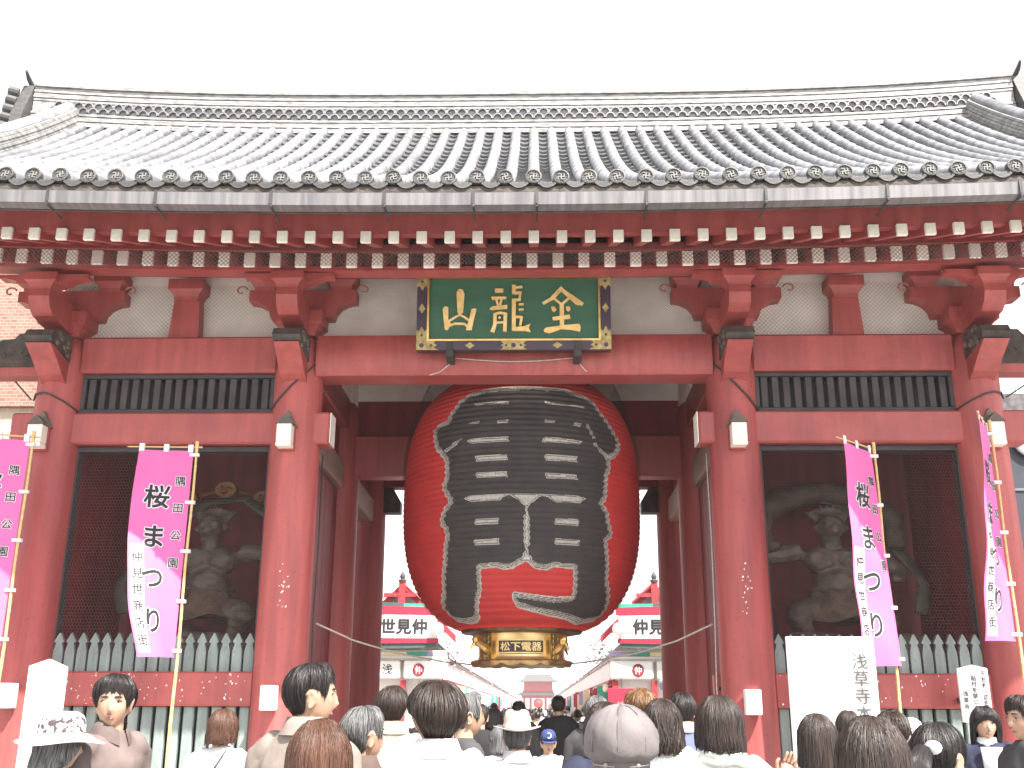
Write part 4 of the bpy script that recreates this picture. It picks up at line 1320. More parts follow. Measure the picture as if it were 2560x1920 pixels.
L = (5.10, -.45, 1.35)
t = thing('notice_board', 'narrow white notice with handwritten columns, fixed near the rightmost pillar', 'notice', L)
po = [(4.945, 1.50), (5.275, 1.50), (5.275, 2.07), (5.11, 2.11), (4.945, 2.07)]
nb = MB().prism(po, -.62, -.59, 'y').build('board', PAPER, t, L, wverts=True)
def nbf(u, v, off): return (5.11 + u, -.622 - off, 1.80 + v)
mb = MB()
put_text(mb, '千社札・広告札等', nbf, .060, (.115, .215), .01, True, .003, 1.05)
put_text(mb, '貼付を禁じます', nbf, .060, (.0, .165), .01, True, .003, 1.05)
put_text(mb, '浅草寺', nbf, .060, (-.105, .0), .01, True, .003, 1.15)
mb.build('lettering', INK, nb, L, wverts=True)['kind'] = 'stuff'
MB().box(5.09, 5.13, -.59, -.12, 1.70, 1.76).build('bracket', DARKW, t, L, wverts=True)
# ================================================================ cables, ropes
def cable(pts, r, m, label, nm='cable'):
    mb = MB(); mb.tube(pts, r, 6)
    return tag(mb.build(nm, m, None, tuple(pts[0]), 180, wverts=True), label, 'cable')
def sag(a, b, s, n=12):
    a, b = Vector(a), Vector(b)
    return [a.lerp(b, t) - Vector((0, 0, s * 4 * t * (1 - t))) for t in np.linspace(0, 1, n)]
def wrap(cx, pts):
    """points given as (angle from front, z) round a front pillar"""
    return [(cx + .33 * math.sin(a), -.33 * math.cos(a), z) for a, z in pts]
cable(wrap(-2.75, [(R(-62), 5.22), (R(-45), 5.27), (R(-25), 5.36), (R(0), 5.50), (R(25), 5.64), (R(48), 5.78), (R(70), 5.92)]), .012, WIRE, 'dark cable wound diagonally over the pillar left of the lantern')
cable(wrap(2.75, [(R(-70), 5.92), (R(-48), 5.78), (R(-25), 5.64), (R(0), 5.48), (R(25), 5.34), (R(45), 5.25), (R(66), 5.19)]), .012, WIRE, 'dark cable wound diagonally over the pillar right of the lantern')
cable(wrap(-5.8, [(R(-75), 5.36), (R(-45), 5.40), (R(-20), 5.40), (R(0), 5.37), (R(30), 5.29), (R(65), 5.19)]), .012, WIRE, 'dark cable wound round the leftmost pillar above its lamp')
cable(wrap(5.8, [(R(-66), 5.19), (R(-30), 5.27), (R(0), 5.34), (R(20), 5.37), (R(45), 5.38), (R(75), 5.35)]), .012, WIRE, 'dark cable wound round the rightmost pillar above its lamp')
cable([(-2.43, .35, 2.62), (-2.05, .9, 2.45), (-1.6, 1.5, 2.33), (-1.0, 2.2, 2.24), (-.4, 2.6, 2.20), (.3, 2.6, 2.20), (.95, 2.2, 2.24), (1.6, 1.5, 2.33), (2.05, .9, 2.45), (2.43, .35, 2.62)], .012, ROPE, 'pale rope sagging across the gateway below the lantern', 'barrier_rope')
cable([(-11, 4, 9.2), (-8, 1.5, 6.9), (-6.15, -.1, 5.37)], .010, WIRE, 'thin dark overhead wire running to the leftmost pillar')
cable([(11, 4, 8.4), (8.6, 1.8, 6.9), (6.15, -.1, 5.36)], .010, WIRE, 'thin dark overhead wire running to the rightmost pillar')
for s, w in ((-1, 'left'), (1, 'right')):
    x = s * 2.42
    cable([(x, .12, 4.7), (x + .01, .12, 3.6), (x, .12, 2.62), (x - s * .02, .12, 1.9), (x - s * .01, .12, 1.2)], .009, WIRE if s < 0 else ROPE, 'thin pipe running down the inner face of the ' + w + ' gateway pillar')
    L = (s * 2.47, .35, 1.70)
    t = thing('switch_box', 'small red metal switch box on the ' + w + ' side of the passage', 'box', L)
    MB().box(L[0] - .07, L[0] + .07, .30, .42, 1.70, 2.02, .008).build('case', RED, t, L, wverts=True)
    MB().box(L[0] - .02, L[0] + .02, .285, .30, 1.84, 1.88).build('latch', DARKW, t, L, wverts=True)
# ================================================================ guardian statues in the niches
def fist(mb, c, d):
    c = Vector(c)
    mb.ball(c, (.055, .055, .06), 8, 6)
    for q in range(4):
        a = c + Vector((-.036 + q * .024, -.045, .015))
        mb.tube([a, a + Vector((0, -.02, -.03)), a + Vector((0, .01, -.055))], .015, 5)
def statue(x, y, z, sc_, mirror, label, nm):
    L = (x, y, z)
    t = thing(nm, label, 'statue', L)
    f = -1 if mirror else 1
    V = lambda a, b, c: (f * a * sc_ * 1.12, b * sc_, (c - .25 if c > .64 else c * .62) * sc_)
    mb = MB()
    mb.ball(V(0, 0, .78), (.21 * sc_, .17 * sc_, .17 * sc_), 14, 10)
    mb.ball(V(0, -.05, .98), (.20 * sc_, .17 * sc_, .19 * sc_), 14, 10)
    mb.ball(V(.11, -.06, 1.25), (.15 * sc_, .13 * sc_, .14 * sc_), 12, 8)
    mb.ball(V(-.11, -.06, 1.25), (.15 * sc_, .13 * sc_, .14 * sc_), 12, 8)
    mb.ball(V(0, .02, 1.24), (.24 * sc_, .15 * sc_, .20 * sc_), 12, 8)
    mb.tube([V(0, 0, 1.36), V(0, -.04, 1.52)], .085 * sc_, 9)
    mb.ball(V(0, -.06, 1.63), (.115 * sc_, .13 * sc_, .145 * sc_), 14, 10)
    mb.ball(V(0, -.16, 1.58), (.05 * sc_, .06 * sc_, .045 * sc_), 8, 6)
    mb.ball(V(0, -.19, 1.62), (.022 * sc_, .03 * sc_, .03 * sc_), 8, 6)
    for q in (-1, 1):
        mb.ball(V(q * .05, -.165, 1.665), (.032 * sc_, .025 * sc_, .016 * sc_), 7, 5)
        mb.ball(V(q * .118, -.04, 1.62), (.02 * sc_, .035 * sc_, .05 * sc_), 7, 5)
    for k in range(11):
        a = -1.2 + 2.4 * k / 10
        mb.tube([V(.09 * math.sin(a), .0, 1.70), V(.16 * math.sin(a), .05, 1.82), V(.21 * math.sin(a) , .02, 1.92 - .1 * abs(math.sin(a)))], [.04 * sc_, .03 * sc_, .008 * sc_], 6)
    # legs
    mb.tube([V(.13, 0, .72), V(.34, -.25, .62), V(.36, -.28, .58), V(.28, -.16, .30), V(.26, -.12, .05)], [.135 * sc_, .12 * sc_, .10 * sc_, .085 * sc_, .055 * sc_], 10)
    mb.tube([V(-.13, 0, .72), V(-.30, -.22, .50), V(-.31, -.24, .46), V(-.36, -.02, .26), V(-.40, .05, .06)], [.135 * sc_, .12 * sc_, .10 * sc_, .085 * sc_, .055 * sc_], 10)
    for a, b in ((.26, -.17), (-.40, -.02)):
        mb.ball(V(a, b, .05), (.07 * sc_, .13 * sc_, .05 * sc_), 10, 6)
    # arms
    mb.tube([V(.24, 0, 1.36), V(.33, 0, 1.33), V(.56, -.06, 1.28), V(.58, -.08, 1.30), V(.60, -.20, 1.55)], [.10 * sc_, .11 * sc_, .085 * sc_, .075 * sc_, .05 * sc_], 9)
    mb.tube([V(-.24, 0, 1.36), V(-.33, 0, 1.32), V(-.48, -.06, 1.12), V(-.48, -.10, 1.09), V(-.40, -.32, 1.00)], [.10 * sc_, .11 * sc_, .085 * sc_, .075 * sc_, .05 * sc_], 9)
    fist(mb, V(.60, -.22, 1.60), 0); fist(mb, V(-.38, -.36, 1.0), 0)
    me = remesh(mb.mesh('figure', STAT), .022, 2)
    displace(me, .012, 14, x)
    inst('figure', me, t, L)
    # skirt with folds
    mb = MB()
    rings = []
    for k in range(7):
        v = k / 6
        rings.append([(sc_ * (.20 + .16 * v + .02 * math.sin(9 * a + 3 * v)) * math.cos(a) + x, sc_ * (.17 + .13 * v + .02 * math.sin(9 * a)) * math.sin(a) + y - .06 * v, z + sc_ * (.66 - .34 * v + .04 * math.sin(4 * a) * v)) for a in np.linspace(0, 2 * math.pi, 41)[:-1]])
    mb.loft(rings, False, False)
    mb.tube([(x + sc_ * .215 * math.cos(a), y + sc_ * .185 * math.sin(a), z + sc_ * .66) for a in np.linspace(0, 2 * math.pi, 25)], .025, 6)
    mb.build('skirt', mat('old carved drapery', (.12, .085, .055), (.055, .042, .032), 7, .6, bump=.4), t, L, 180, wverts=True)
    # floating scarf
    mb = MB()
    pts = [(x + f * sc_ * a, y + sc_ * b, z + sc_ * (c - .25)) for a, b, c in ((-.62, -.30, .62), (-.70, -.22, .95), (-.60, -.05, 1.30), (-.42, .12, 1.66), (-.12, .20, 1.98), (.22, .20, 2.02), (.50, .12, 1.78), (.66, -.02, 1.40), (.64, -.12, 1.02), (.74, -.2, .72))]
    sm = []
    for i in range(len(pts) - 1):
        for q in range(4):
            sm.append(Vector(pts[i]).lerp(Vector(pts[i + 1]), q / 4))
    mb.tube(sm, [.065 + .012 * math.sin(i * .9) for i in range(len(sm))], 8, .35)
    mb.build('scarf', mat('dull green carved scarf', (.065, .072, .055), (.03, .034, .028), 8, .6), t, L, 180, wverts=True)
    # rocks under the feet
    mb = MB()
    rng = random.Random(int(x * 7))
    for k in range(20):
        a = rng.uniform(0, 6.28); rr = rng.uniform(.1, .75)
        mb.ball((x + rr * math.cos(a) * 1.2, y - .15 + rr * math.sin(a) * .6, 2.05 + rng.uniform(.05, .62 * (1.1 - rr))), (rng.uniform(.20, .38), rng.uniform(.18, .28), rng.uniform(.12, .24)), 9, 6)
    mb.ball((x, y, 2.25), (.62, .42, z - 2.27), 12, 8)
    mb.v = [(a - L[0], b - L[1], c - L[2]) for a, b, c in mb.v]
    me = remesh(mb.mesh('rock_base', mat('carved rock base', (.13, .105, .08), (.06, .05, .042), 5, .7, bump=.5)), .035, 1)
    displace(me, .05, 9, x + 3)
    inst('rock_base', me, t, L)
    t.scale = (1.26, 1.1, .95)
    return t, L
t, L = statue(-4.12, 1.35, 2.36, 1.22, False, 'dark carved guardian statue with a ring of drums in the left niche', 'thunder_guardian_statue')
ringc = Vector((-4.12, 1.85, 3.85))
mb = MB().tube([ringc + Vector((.80 * math.cos(a), 0, .85 * math.sin(a))) for a in np.linspace(-.9, math.pi + .9, 30)], .025, 6)
mb.build('drum_ring', STATG, t, L, wverts=True)
for k in range(9):
    a = -.75 + (math.pi + 1.5) * k / 8
    c = ringc + Vector((.80 * math.cos(a), -.05, .85 * math.sin(a)))
    mb = MB()
    mb.loft([[(c.x + r * math.cos(q), c.y + yy, c.z + r * math.sin(q)) for q in np.linspace(0, 2 * math.pi, 19)[:-1]] for r, yy in ((.12, .08), (.135, .0), (.12, -.07))])
    d = mb.build('drum', STATG, t, L, 40, wverts=True)
    mb = MB()
    for q in range(3):
        b = q * 2.094
        mb.tube([(c.x + .035 * math.cos(b + w) + .03 * math.cos(b), c.y - .075, c.z + .035 * math.sin(b + w) + .03 * math.sin(b)) for w in np.linspace(0, 3, 7)], [.016, .016, .014, .012, .01, .008, .004], 5)
    mb.build('drum_crest', REDD, d, L, wverts=True)['kind'] = 'stuff'
t, L = statue(4.22, 1.35, 2.36, 1.22, True, 'dark carved guardian statue with a billowing wind bag in the right niche', 'wind_guardian_statue')
mb = MB()
pts = [(3.58, 1.15, 3.70), (3.44, 1.25, 3.95), (3.50, 1.45, 4.25), (3.80, 1.6, 4.52), (4.22, 1.65, 4.62), (4.66, 1.6, 4.5), (4.92, 1.4, 4.2), (4.86, 1.2, 3.6)]
sm = []
for i in range(len(pts) - 1):
    for q in range(4): sm.append(Vector(pts[i]).lerp(Vector(pts[i + 1]), q / 4))
mb.tube(sm, [.08 + .10 * math.sin(math.pi * i / len(sm)) + .012 * math.sin(i * 2.2) for i in range(len(sm))], 12)
mb.build('wind_bag', mat('dull carved cloth bag', (.075, .06, .045), (.04, .034, .028), 6, .7), t, L, 180, wverts=True)
# ================================================================ shopping street behind the gate
YS = 22.0
TIMB = mat('red lacquered timber', (.40, .035, .045), (.33, .03, .038), 4, .5)
FASC = mat('white fascia panel', (.74, .73, .71), (.66, .65, .63), 2, .55)
ROOFG = mat('pale grey sheet roof', (.42, .42, .41), (.33, .33, .33), 3, .6, stretch=(8, .2, 1))
SHADE = mat('shop interior goods', (.55, .12, .12), (.10, .05, .05), 5, .8, detail=2, lo=.42, hi=.58)
LILAC = mat('lilac strip', (.36, .30, .55), (.32, .26, .48), 3, .5)
YEL = mat('pale yellow strip', (.78, .68, .42), (.7, .6, .36), 3, .5)
CRESTB = mat('crest dark red', (.30, .03, .04), (.10, .015, .02), 12, .5)
def pavilion(s, label):
    """end of the shop rows: sign, fascia panels, gable roof; s=-1 left, +1 right"""
    L = (s * 5.4, YS, 0)
    t = thing('shop_pavilion', label, 'shop', L)
    X = lambda a: s * a
    def bx(a, b, y0, y1, z0, z1, nm, m, par=None, c=0):
        return MB().box(min(X(a), X(b)), max(X(a), X(b)), y0, y1, z0, z1, c).build(nm, m, par or t, L, wverts=True)
    bx(2.75, 9.0, YS + .9, YS + 1.0, 0, 3.1, 'back_wall', SHADE)
    for a in (2.78, 4.02, 5.9, 7.8):
        bx(a - .09, a + .09, YS + .02, YS + .22, 0, 2.5, 'post', TIMB)
    # lower fascia panels
    f1 = bx(2.62, 3.98, YS - .12, YS + .1, 2.54, 3.10, 'fascia_panel', FASC, c=.04)
    f2 = bx(4.10, 6.8, YS - .12, YS + .1, 2.54, 3.10, 'fascia_panel', FASC, c=.04)
    bx(6.9, 9.0, YS - .12, YS + .1, 2.54, 3.10, 'fascia_panel', FASC, c=.04)
    bx(2.6, 9.0, YS - .05, YS + .2, 3.11, 3.16, 'cornice', mat('beige cornice', (.50, .44, .34)))
    bx(2.6, 9.0, YS - .02, YS + .2, 3.165, 3.24, 'cornice', FASC)
    for a, b, m in ((2.6, 3.25, LILAC), (3.26, 3.9, TEAL), (3.91, 4.6, YEL), (4.61, 9.0, FASC)):
        bx(a, b, YS - .03, YS + .2, 3.25, 3.37, 'coloured_strip', m)
    bx(2.55, 9.0, YS - .04, YS + .2, 3.375, 3.42, 'cornice', mat('beige cornice', (.50, .44, .34)))
    # round shop crest
    c = (X(3.50), YS - .125, 2.81)
    mb = MB(); mb.loft([[(c[0] + r * math.cos(a), c[1] + yy, c[2] + r * 1.05 * math.sin(a)) for a in np.linspace(0, 2 * math.pi, 29)[:-1]] for r, yy in ((.19, .0), (.19, -.015), (.16, -.017))])
    cr = mb.build('round_crest', CRESTB, f1, L, wverts=True)
    mb = MB(); put_text(mb, '仲', lambda u, v, o: (c[0] + u, c[1] - .02 - o, c[2] + v), .27, (0, 0), .012, off=.002, sx=.9)
    for k in range(3):
        r = .165
    mb.build('crest_lettering', mat('crest pale lines', (.72, .55, .52), (.65, .45, .42), 8, .6), cr, L, wverts=True)['kind'] = 'stuff'
    if s < 0:
        mb = MB(); put_text(mb, '浅', lambda u, v, o: (-5.20 + .42 + u + .28, YS - .125 - o, 2.83 + v), .34, (0, 0), .012, off=.004)
        mb.build('panel_lettering', INK, f2, L, wverts=True)['kind'] = 'stuff'
    # bulging sign with crimson and teal edges
    def sg(a, zz, off=0.0):
        q = (a - 2.9) / 3.4
        return (X(a), YS - .42 - .12 * math.sin(math.pi * min(1, max(0, q))) - off, zz)
    def strip(z0, z1, nm, m, off=0.0, a0=2.9, a1=6.3, bul=0.0):
        mb = MB()
        rings = []
        for i in range(15):
            a = a0 + (a1 - a0) * i / 14
            b = bul * math.sin(math.pi * i / 14)
            p, q = Vector(sg(a, z0 + b, off)), Vector(sg(a, z1 + b, off))
            bk = Vector((0, .16, 0))
            rings.append([p, q, q + bk, p + bk] if s > 0 else [p, p + bk, q + bk, q])
        mb.loft(rings)
        return mb.build(nm, m, t, L, wverts=True)
    sign = strip(3.775, 4.495, 'sign_face', PAPER)
    strip(4.50, 4.74, 'sign_edge', CRIM, .02, 2.82, 6.4, .03)
    strip(3.63, 3.77, 'sign_edge', CRIM, .02, 2.86, 6.4, -.02)
    strip(4.745, 4.86, 'sign_top', TEAL, -.02, 2.85, 4.0)
    strip(4.745, 4.88, 'sign_top', mat('dark teal tarpaulin', (.05, .09, .09)), -.02, 4.01, 6.3, .02)
    strip(3.50, 3.625, 'sign_skirt', mat('dark teal tarpaulin', (.05, .09, .09)), -.03, 2.95, 6.2, -.05)
    for ch, a in (('仲', 3.46), ('見', 3.97), ('世', 4.47)) if s < 0 else (('仲', 3.58), ('見', 4.09), ('世', 4.60)):
        mb = MB()
        for bo in (.040,):
            put_text(mb, ch, lambda u, v, o: sg(abs(X(a) + u), 4.14 + v, o), .50, (0, 0), bo, off=.012)
        mb.build('sign_character', INK, sign, L, wverts=True)
    # gable roof along the street with red bargeboards, post and finial
    RX, EX, RZ_, EZ = 4.12, 2.35, 5.55, 3.86
    for a0, a1, nm in ((EX, RX, 'roof_slope'), (RX, 2 * RX - EX, 'roof_slope')):
        z0, z1 = (EZ, RZ_) if a0 == EX else (RZ_, EZ)
        mb = MB().add([(X(a0), YS + .3, z0), (X(a1), YS + .3, z1), (X(a1), YS + 6, z1), (X(a0), YS + 6, z0), (X(a0), YS + .3, z0 - .06), (X(a1), YS + .3, z1 - .06), (X(a1), YS + 6, z1 - .06), (X(a0), YS + 6, z0 - .06)],
                      [(0, 1, 2, 3), (7, 6, 5, 4), (0, 4, 5, 1), (1, 5, 6, 2), (2, 6, 7, 3), (3, 7, 4, 0)])
        mb.build(nm, ROOFG, t, L, wverts=True)
        mb = MB().add([(X(a0), YS + .1, z0 + .05), (X(a1), YS + .1, z1 + .05), (X(a1), YS + .28, z1 + .05), (X(a0), YS + .28, z0 + .05), (X(a0), YS + .1, z0 - .20), (X(a1), YS + .1, z1 - .20), (X(a1), YS + .28, z1 - .20), (X(a0), YS + .28, z0 - .20)],
                      [(0, 1, 2, 3), (7, 6, 5, 4), (0, 4, 5, 1), (1, 5, 6, 2), (2, 6, 7, 3), (3, 7, 4, 0)])
        mb.build('bargeboard', TIMB, t, L, wverts=True)
    mb = MB().prism([(X(EX + .35), 4.0), (X(RX), 5.42), (X(2 * RX - EX - .35), 4.0)], YS + .4, YS + .46, 'y')
    mb.build('gable_wall', PAPER, t, L, wverts=True)
    bx(RX - .11, RX + .11, YS - .08, YS + .09, 4.5, 5.6, 'king_post', TIMB)
    bx(RX - .6, RX + .6, YS - .05, YS + .08, 5.12, 5.24, 'collar_beam', TIMB)
    mb = MB().tube([(X(RX - .75), YS - .02, 4.92), (X(RX - .1), YS - .02, 5.5)], .05, 6)
    mb.build('brace', TIMB, t, L, wverts=True)
    mb = MB().lathe([(.13, 5.60), (.14, 5.66), (.07, 5.70), (.10, 5.76), (.09, 5.82), (.015, 5.95)], 12, (X(RX), YS, 0))
    mb.build('finial', TILED, t, L, 40, wverts=True)
    # white globe lamp on a bracket
    gl = (X(2.88), YS - .62, 4.05)
    MB().ball(gl, .205, 20, 12).build('globe_lamp', PAPER, t, L, 180, wverts=True)
    MB().tube([(gl[0], gl[1], gl[2] + .2), (gl[0], gl[1] + .1, gl[2] + .32), (gl[0], YS - .3, gl[2] + .32)], .02, 6).build('lamp_bracket', TIMB, t, L, wverts=True)
    return t
pavilion(-1, 'shop pavilion left of the street with white curved sign and crimson edges')
pavilion(1, 'shop pavilion right of the street with white curved sign and crimson edges')
# rows of shops running away on both sides: one shop built per side, then copied
def shop_unit(s, y0, ln, label):
    L = (s * 2.75, y0, 0)
    t = thing('street_shop', label, 'shop', L, 'small shops lining both sides of the street')
    def bx(a, b, ya, yb, z0, z1, nm, m):
        return MB().box(min(s * a, s * b), max(s * a, s * b), ya, yb, z0, z1).build(nm, m, t, L, wverts=True)
    bx(2.62, 2.74, y0 + .03, y0 + ln - .03, 2.52, 3.08, 'fascia_panel', FASC)
    bx(2.55, 2.80, y0, y0 + ln, 3.085, 3.16, 'gutter', mat('pinkish grey gutter', (.46, .36, .36)))
    bx(2.58, 2.72, y0, y0 + ln, 2.44, 2.515, 'trim', TIMB)
    bx(2.80, 6.0, y0, y0 + .12, 0, 3.08, 'party_wall', FASC)
    bx(3.6, 3.7, y0 + .12, y0 + ln, 0, 2.5, 'goods_wall', SHADE)
    bx(2.85, 3.58, y0 + .3, y0 + ln - .3, 0, .85, 'counter', SHADE)
    bx(2.66, 2.70, y0 + .15, y0 + ln - .15, 2.02, 2.435, 'curtain', CRIM)
    MB().add([(s * 2.5, y0, 3.17), (s * 4.1, y0, 4.6), (s * 4.1, y0 + ln, 4.6), (s * 2.5, y0 + ln, 3.17), (s * 5.8, y0, 3.2), (s * 5.8, y0 + ln, 3.2)], [(0, 1, 2, 3), (1, 4, 5, 2)]).build('roof', ROOFG, t, L, wverts=True)
    mb = MB()
    k = int(ln / .55)
    for i in range(k):
        yy = y0 + .3 + i * .55
        mb.lathe([(.03, 2.08), (.10, 2.12), (.12, 2.22), (.10, 2.33), (.03, 2.36)], 8, (s * 2.52, yy, .06))
    o = mb.build('paper_lantern_string', mat('small lanterns', (.75, .66, .5), (.5, .12, .1), 3, .6, lo=.45, hi=.55), t, L, 180, wverts=True)
    o['kind'] = 'stuff'
    rb = random.Random(int(y0 * 3 + s))
    for i in range(5):
        yy = y0 + 1.0 + i * 2.3 + rb.uniform(-.5, .5)
        w_, z0, z1 = rb.uniform(.22, .42), rb.uniform(1.55, 1.9), rb.uniform(2.3, 2.45)
        m_ = rb.choice([CRIM, YEL, PAPER, LILAC, TEAL, TIMB])
        bx(2.62 - w_, 2.60, yy, yy + .05, z0, z1, 'hanging_board', m_)
    return t
for s, w in ((-1, 'left'), (1, 'right')):
    for i in range(14):
        y0 = YS + .3 + i * 12.0
        if i == 0:
            lb = 'first white-fronted shop of the %s row behind the pavilion' % w
        elif i == 1:
            lb = 'second white-fronted shop of the %s row behind the pavilion' % w
        else:
            lb = 'far white-fronted shop deep in the %s row of the street' % w
        shop_unit(s, y0, 11.95, lb)
# blossom garlands hung along the eaves
for s, w in ((-1, 'left'), (1, 'right')):
    rng = random.Random(5 + s)
    mb = MB()
    for k in range(1100):
        yy = YS + .2 + rng.random() ** 1.6 * 90
        c = Vector((s * rng.uniform(2.1, 2.7), yy, rng.uniform(3.15, 3.75) + .15 * math.sin(yy)))
        if rng.random() < .3: c.z += rng.uniform(-.3, .5)
        a = Vector((rng.uniform(-1, 1), rng.uniform(-1, 1), rng.uniform(-1, 1))).normalized() * rng.uniform(.02, .05)
        b = a.cross(Vector((rng.uniform(-1, 1), rng.uniform(-1, 1), rng.uniform(-1, 1)))).normalized() * a.length
        mb.cur = 0 if rng.random() < .8 else 1
        mb.add([c - a, c + b, c + a, c - b], [(0, 1, 2, 3)])
    o = mb.build('blossom_garland', [mat('pale pink paper blossom', (.82, .68, .71), (.76, .58, .63), 3, .8), mat('dark twig', (.10, .05, .05))])
    tag(o, 'pale pink blossom garland along the %s eaves of the street' % w, 'garland', kind='stuff')
# far red gate closing the street
L = (.6, 235, 0)
t = thing('distant_gate', 'faint two-storeyed red gate far down the shopping street', 'gate', L)
for x in (-2.6, -1.2, 2.2, 3.7):
    MB().tube([(x, 235, 0), (x, 235, 4.0)], .28, 8).build('pillar', TIMB, t, L, wverts=True)
MB().box(-3.2, 4.3, 234.5, 237.5, 4.0, 4.6).build('lower_beam', TIMB, t, L, wverts=True)
for z, w in ((4.6, 5.0), (7.6, 4.6)):
    mb = MB(); mb.loft([[(.55 - w, 232.8, z), (.55 + w, 232.8, z), (.55 + w, 239, z), (.55 - w, 239, z)], [(.55 - w * .72, 234.4, z + .7), (.55 + w * .72, 234.4, z + .7), (.55 + w * .72, 237.4, z + .7), (.55 - w * .72, 237.4, z + .7)], [(.55 - w * .62, 235.8, z + 1.6), (.55 + w * .62, 235.8, z + 1.6), (.55 + w * .62, 236, z + 1.6), (.55 - w * .62, 236, z + 1.6)]])
    mb.build('roof', TILED, t, L, wverts=True)
MB().box(-2.7, 3.8, 234.6, 237.4, 5.3, 7.6).build('upper_storey', TIMB, t, L, wverts=True)
MB().lathe([(.5, 1.9), (1.0, 2.3), (1.1, 2.9), (1.0, 3.5), (.5, 3.9)], 16, (.55, 234.2, 0)).build('lantern', LRED, t, L, 180, wverts=True)
# ================================================================ buildings beside the gate
def brickmat(name, a, b, m, sc_):
    mt = bpy.data.materials.new(name); mt.use_nodes = True
    n, l = mt.node_tree.nodes, mt.node_tree.links
    tc = n.new('ShaderNodeTexCoord'); mp = n.new('ShaderNodeMapping'); mp.inputs['Rotation'].default_value = (R(90), 0, 0)
    br = n.new('ShaderNodeTexBrick'); br.inputs['Scale'].default_value = sc_
    br.inputs['Color1'].default_value = (*a, 1); br.inputs['Color2'].default_value = (*b, 1); br.inputs['Mortar'].default_value = (*m, 1)
    br.inputs['Mortar Size'].default_value = .018
    l.new(tc.outputs['Object'], mp.inputs[0]); l.new(mp.outputs[0], br.inputs[0]); l.new(br.outputs[0], n['Principled BSDF'].inputs['Base Color'])
    n['Principled BSDF'].inputs['Roughness'].default_value = .85
    return mt
BRK = brickmat('warm pink brick', (.19, .090, .068), (.25, .145, .105), (.28, .25, .22), 3.2)
L = (-15, 9, 0)
t = thing('brick_building', 'pale pink brick building at the left edge behind the gate', 'building', L)
MB().box(-26, -10.2, 9, 22, 0, 7.9).build('lower_wall', brickmat('cream brick', (.36, .27, .20), (.42, .33, .26), (.42, .39, .34), 2.0), t, L, wverts=True)
MB().box(-26, -9.7, 9.6, 22, 7.9, 15.5).build('upper_wall', BRK, t, L, wverts=True)
MB().box(-26, -10.0, 8.85, 9.6, 7.86, 8.02).build('ledge', BRK, t, L, wverts=True)
for x in (-11.4, -10.8):
    g_ = MB().tube([(x, 9.0, 7.2), (x, 8.6, 7.35), (x, 8.45, 7.25)], .035, 6); g_.ball((x, 8.42, 7.15), (.11, .11, .10), 10, 7)
    g_.build('wall_lamp', PAPER, t, L, 60, wverts=True)
for z in (9.4, 12.2):
    for x in (-24.5, -22.0, -19.5, -17, -14.5):
        f = MB().box(x, x + 1.3, 9.55, 9.597, z, z + 1.6).build('window', GLASSD, t, L, wverts=True)
        mb = MB().box(x - .06, x, 9.5, 9.6, z - .06, z + 1.66).box(x + 1.3, x + 1.36, 9.5, 9.6, z - .06, z + 1.66).box(x, x + 1.3, 9.5, 9.6, z - .06, z).box(x, x + 1.3, 9.5, 9.6, z + 1.6, z + 1.66)
        mb.build('window_frame', CONC, f, L, wverts=True)
L = (15, 9, 0)
t = thing('dark_building', 'dark grey glazed building at the right edge behind the gate', 'building', L)
MB().box(9.9, 26, 9, 24, 0, 7.55).build('glass_wall', mat('dark blue grey cladding', (.030, .032, .046), (.02, .022, .034), 1.2, .6), t, L, wverts=True)
MB().box(9.85, 26, 8.95, 24, 7.555, 8.10).build('roof_band', mat('grey patterned band', (.11, .095, .10), (.045, .04, .045), 8, .7, detail=1), t, L, wverts=True)
for i in range(26):
    MB().box(9.9 + i * .22, 9.95 + i * .22, 8.97, 9.02, 8.10, 8.35).build('railing_bar', PAPER, t, L, wverts=True)
MB().box(9.88, 16, 8.965, 9.025, 8.352, 8.40).build('railing_top', PAPER, t, L, wverts=True)
for z in (1.5, 3.0, 4.5, 6.0):
    MB().box(9.88, 26, 8.97, 8.995, z, z + .05).build('mullion', mat('grey mullion', (.13, .135, .155)), t, L, wverts=True)
MB().ball((10.75, 8.9, 7.05), (.45, .06, .38), 20, 10).build('round_sign', mat('pale blue grey sign', (.36, .37, .42), (.32, .33, .38), 3, .5), t, L, 180, wverts=True)
for x, w, y, h, lb, c in ((-12.5, 9, 62, 9.2, 'pale apartment block rising behind the left shop row', (.55, .53, .50)), (14.5, 10, 75, 8.0, 'pale apartment block rising behind the right shop row', (.58, .56, .53))):
    L = (x, y, 0)
    t = thing('apartment_block', lb, 'building', L)
    MB().box(x - w / 2, x + w / 2, y, y + 10, 0, h).build('wall', mat('pale wall %d' % x, c, tuple(q * .9 for q in c), 1, .8), t, L, wverts=True)
    MB().box(x - w / 2 - .1, x + w / 2 + .1, y - .1, y + 10, h + .002, h + .3).build('parapet', CONC, t, L, wverts=True)
    for z in np.arange(1.2, h - 1.5, 2.7):
        for q in np.arange(x - w / 2 + .8, x + w / 2 - 1.2, 2.0):
            f = MB().box(q, q + 1.2, y - .02, y + .02, z, z + 1.3).build('window', GLASSD, t, L, wverts=True)
            MB().box(q - .05, q + 1.25, y - .06, y - .021, z - .08, z - .01).build('sill', CONC, f, L, wverts=True)
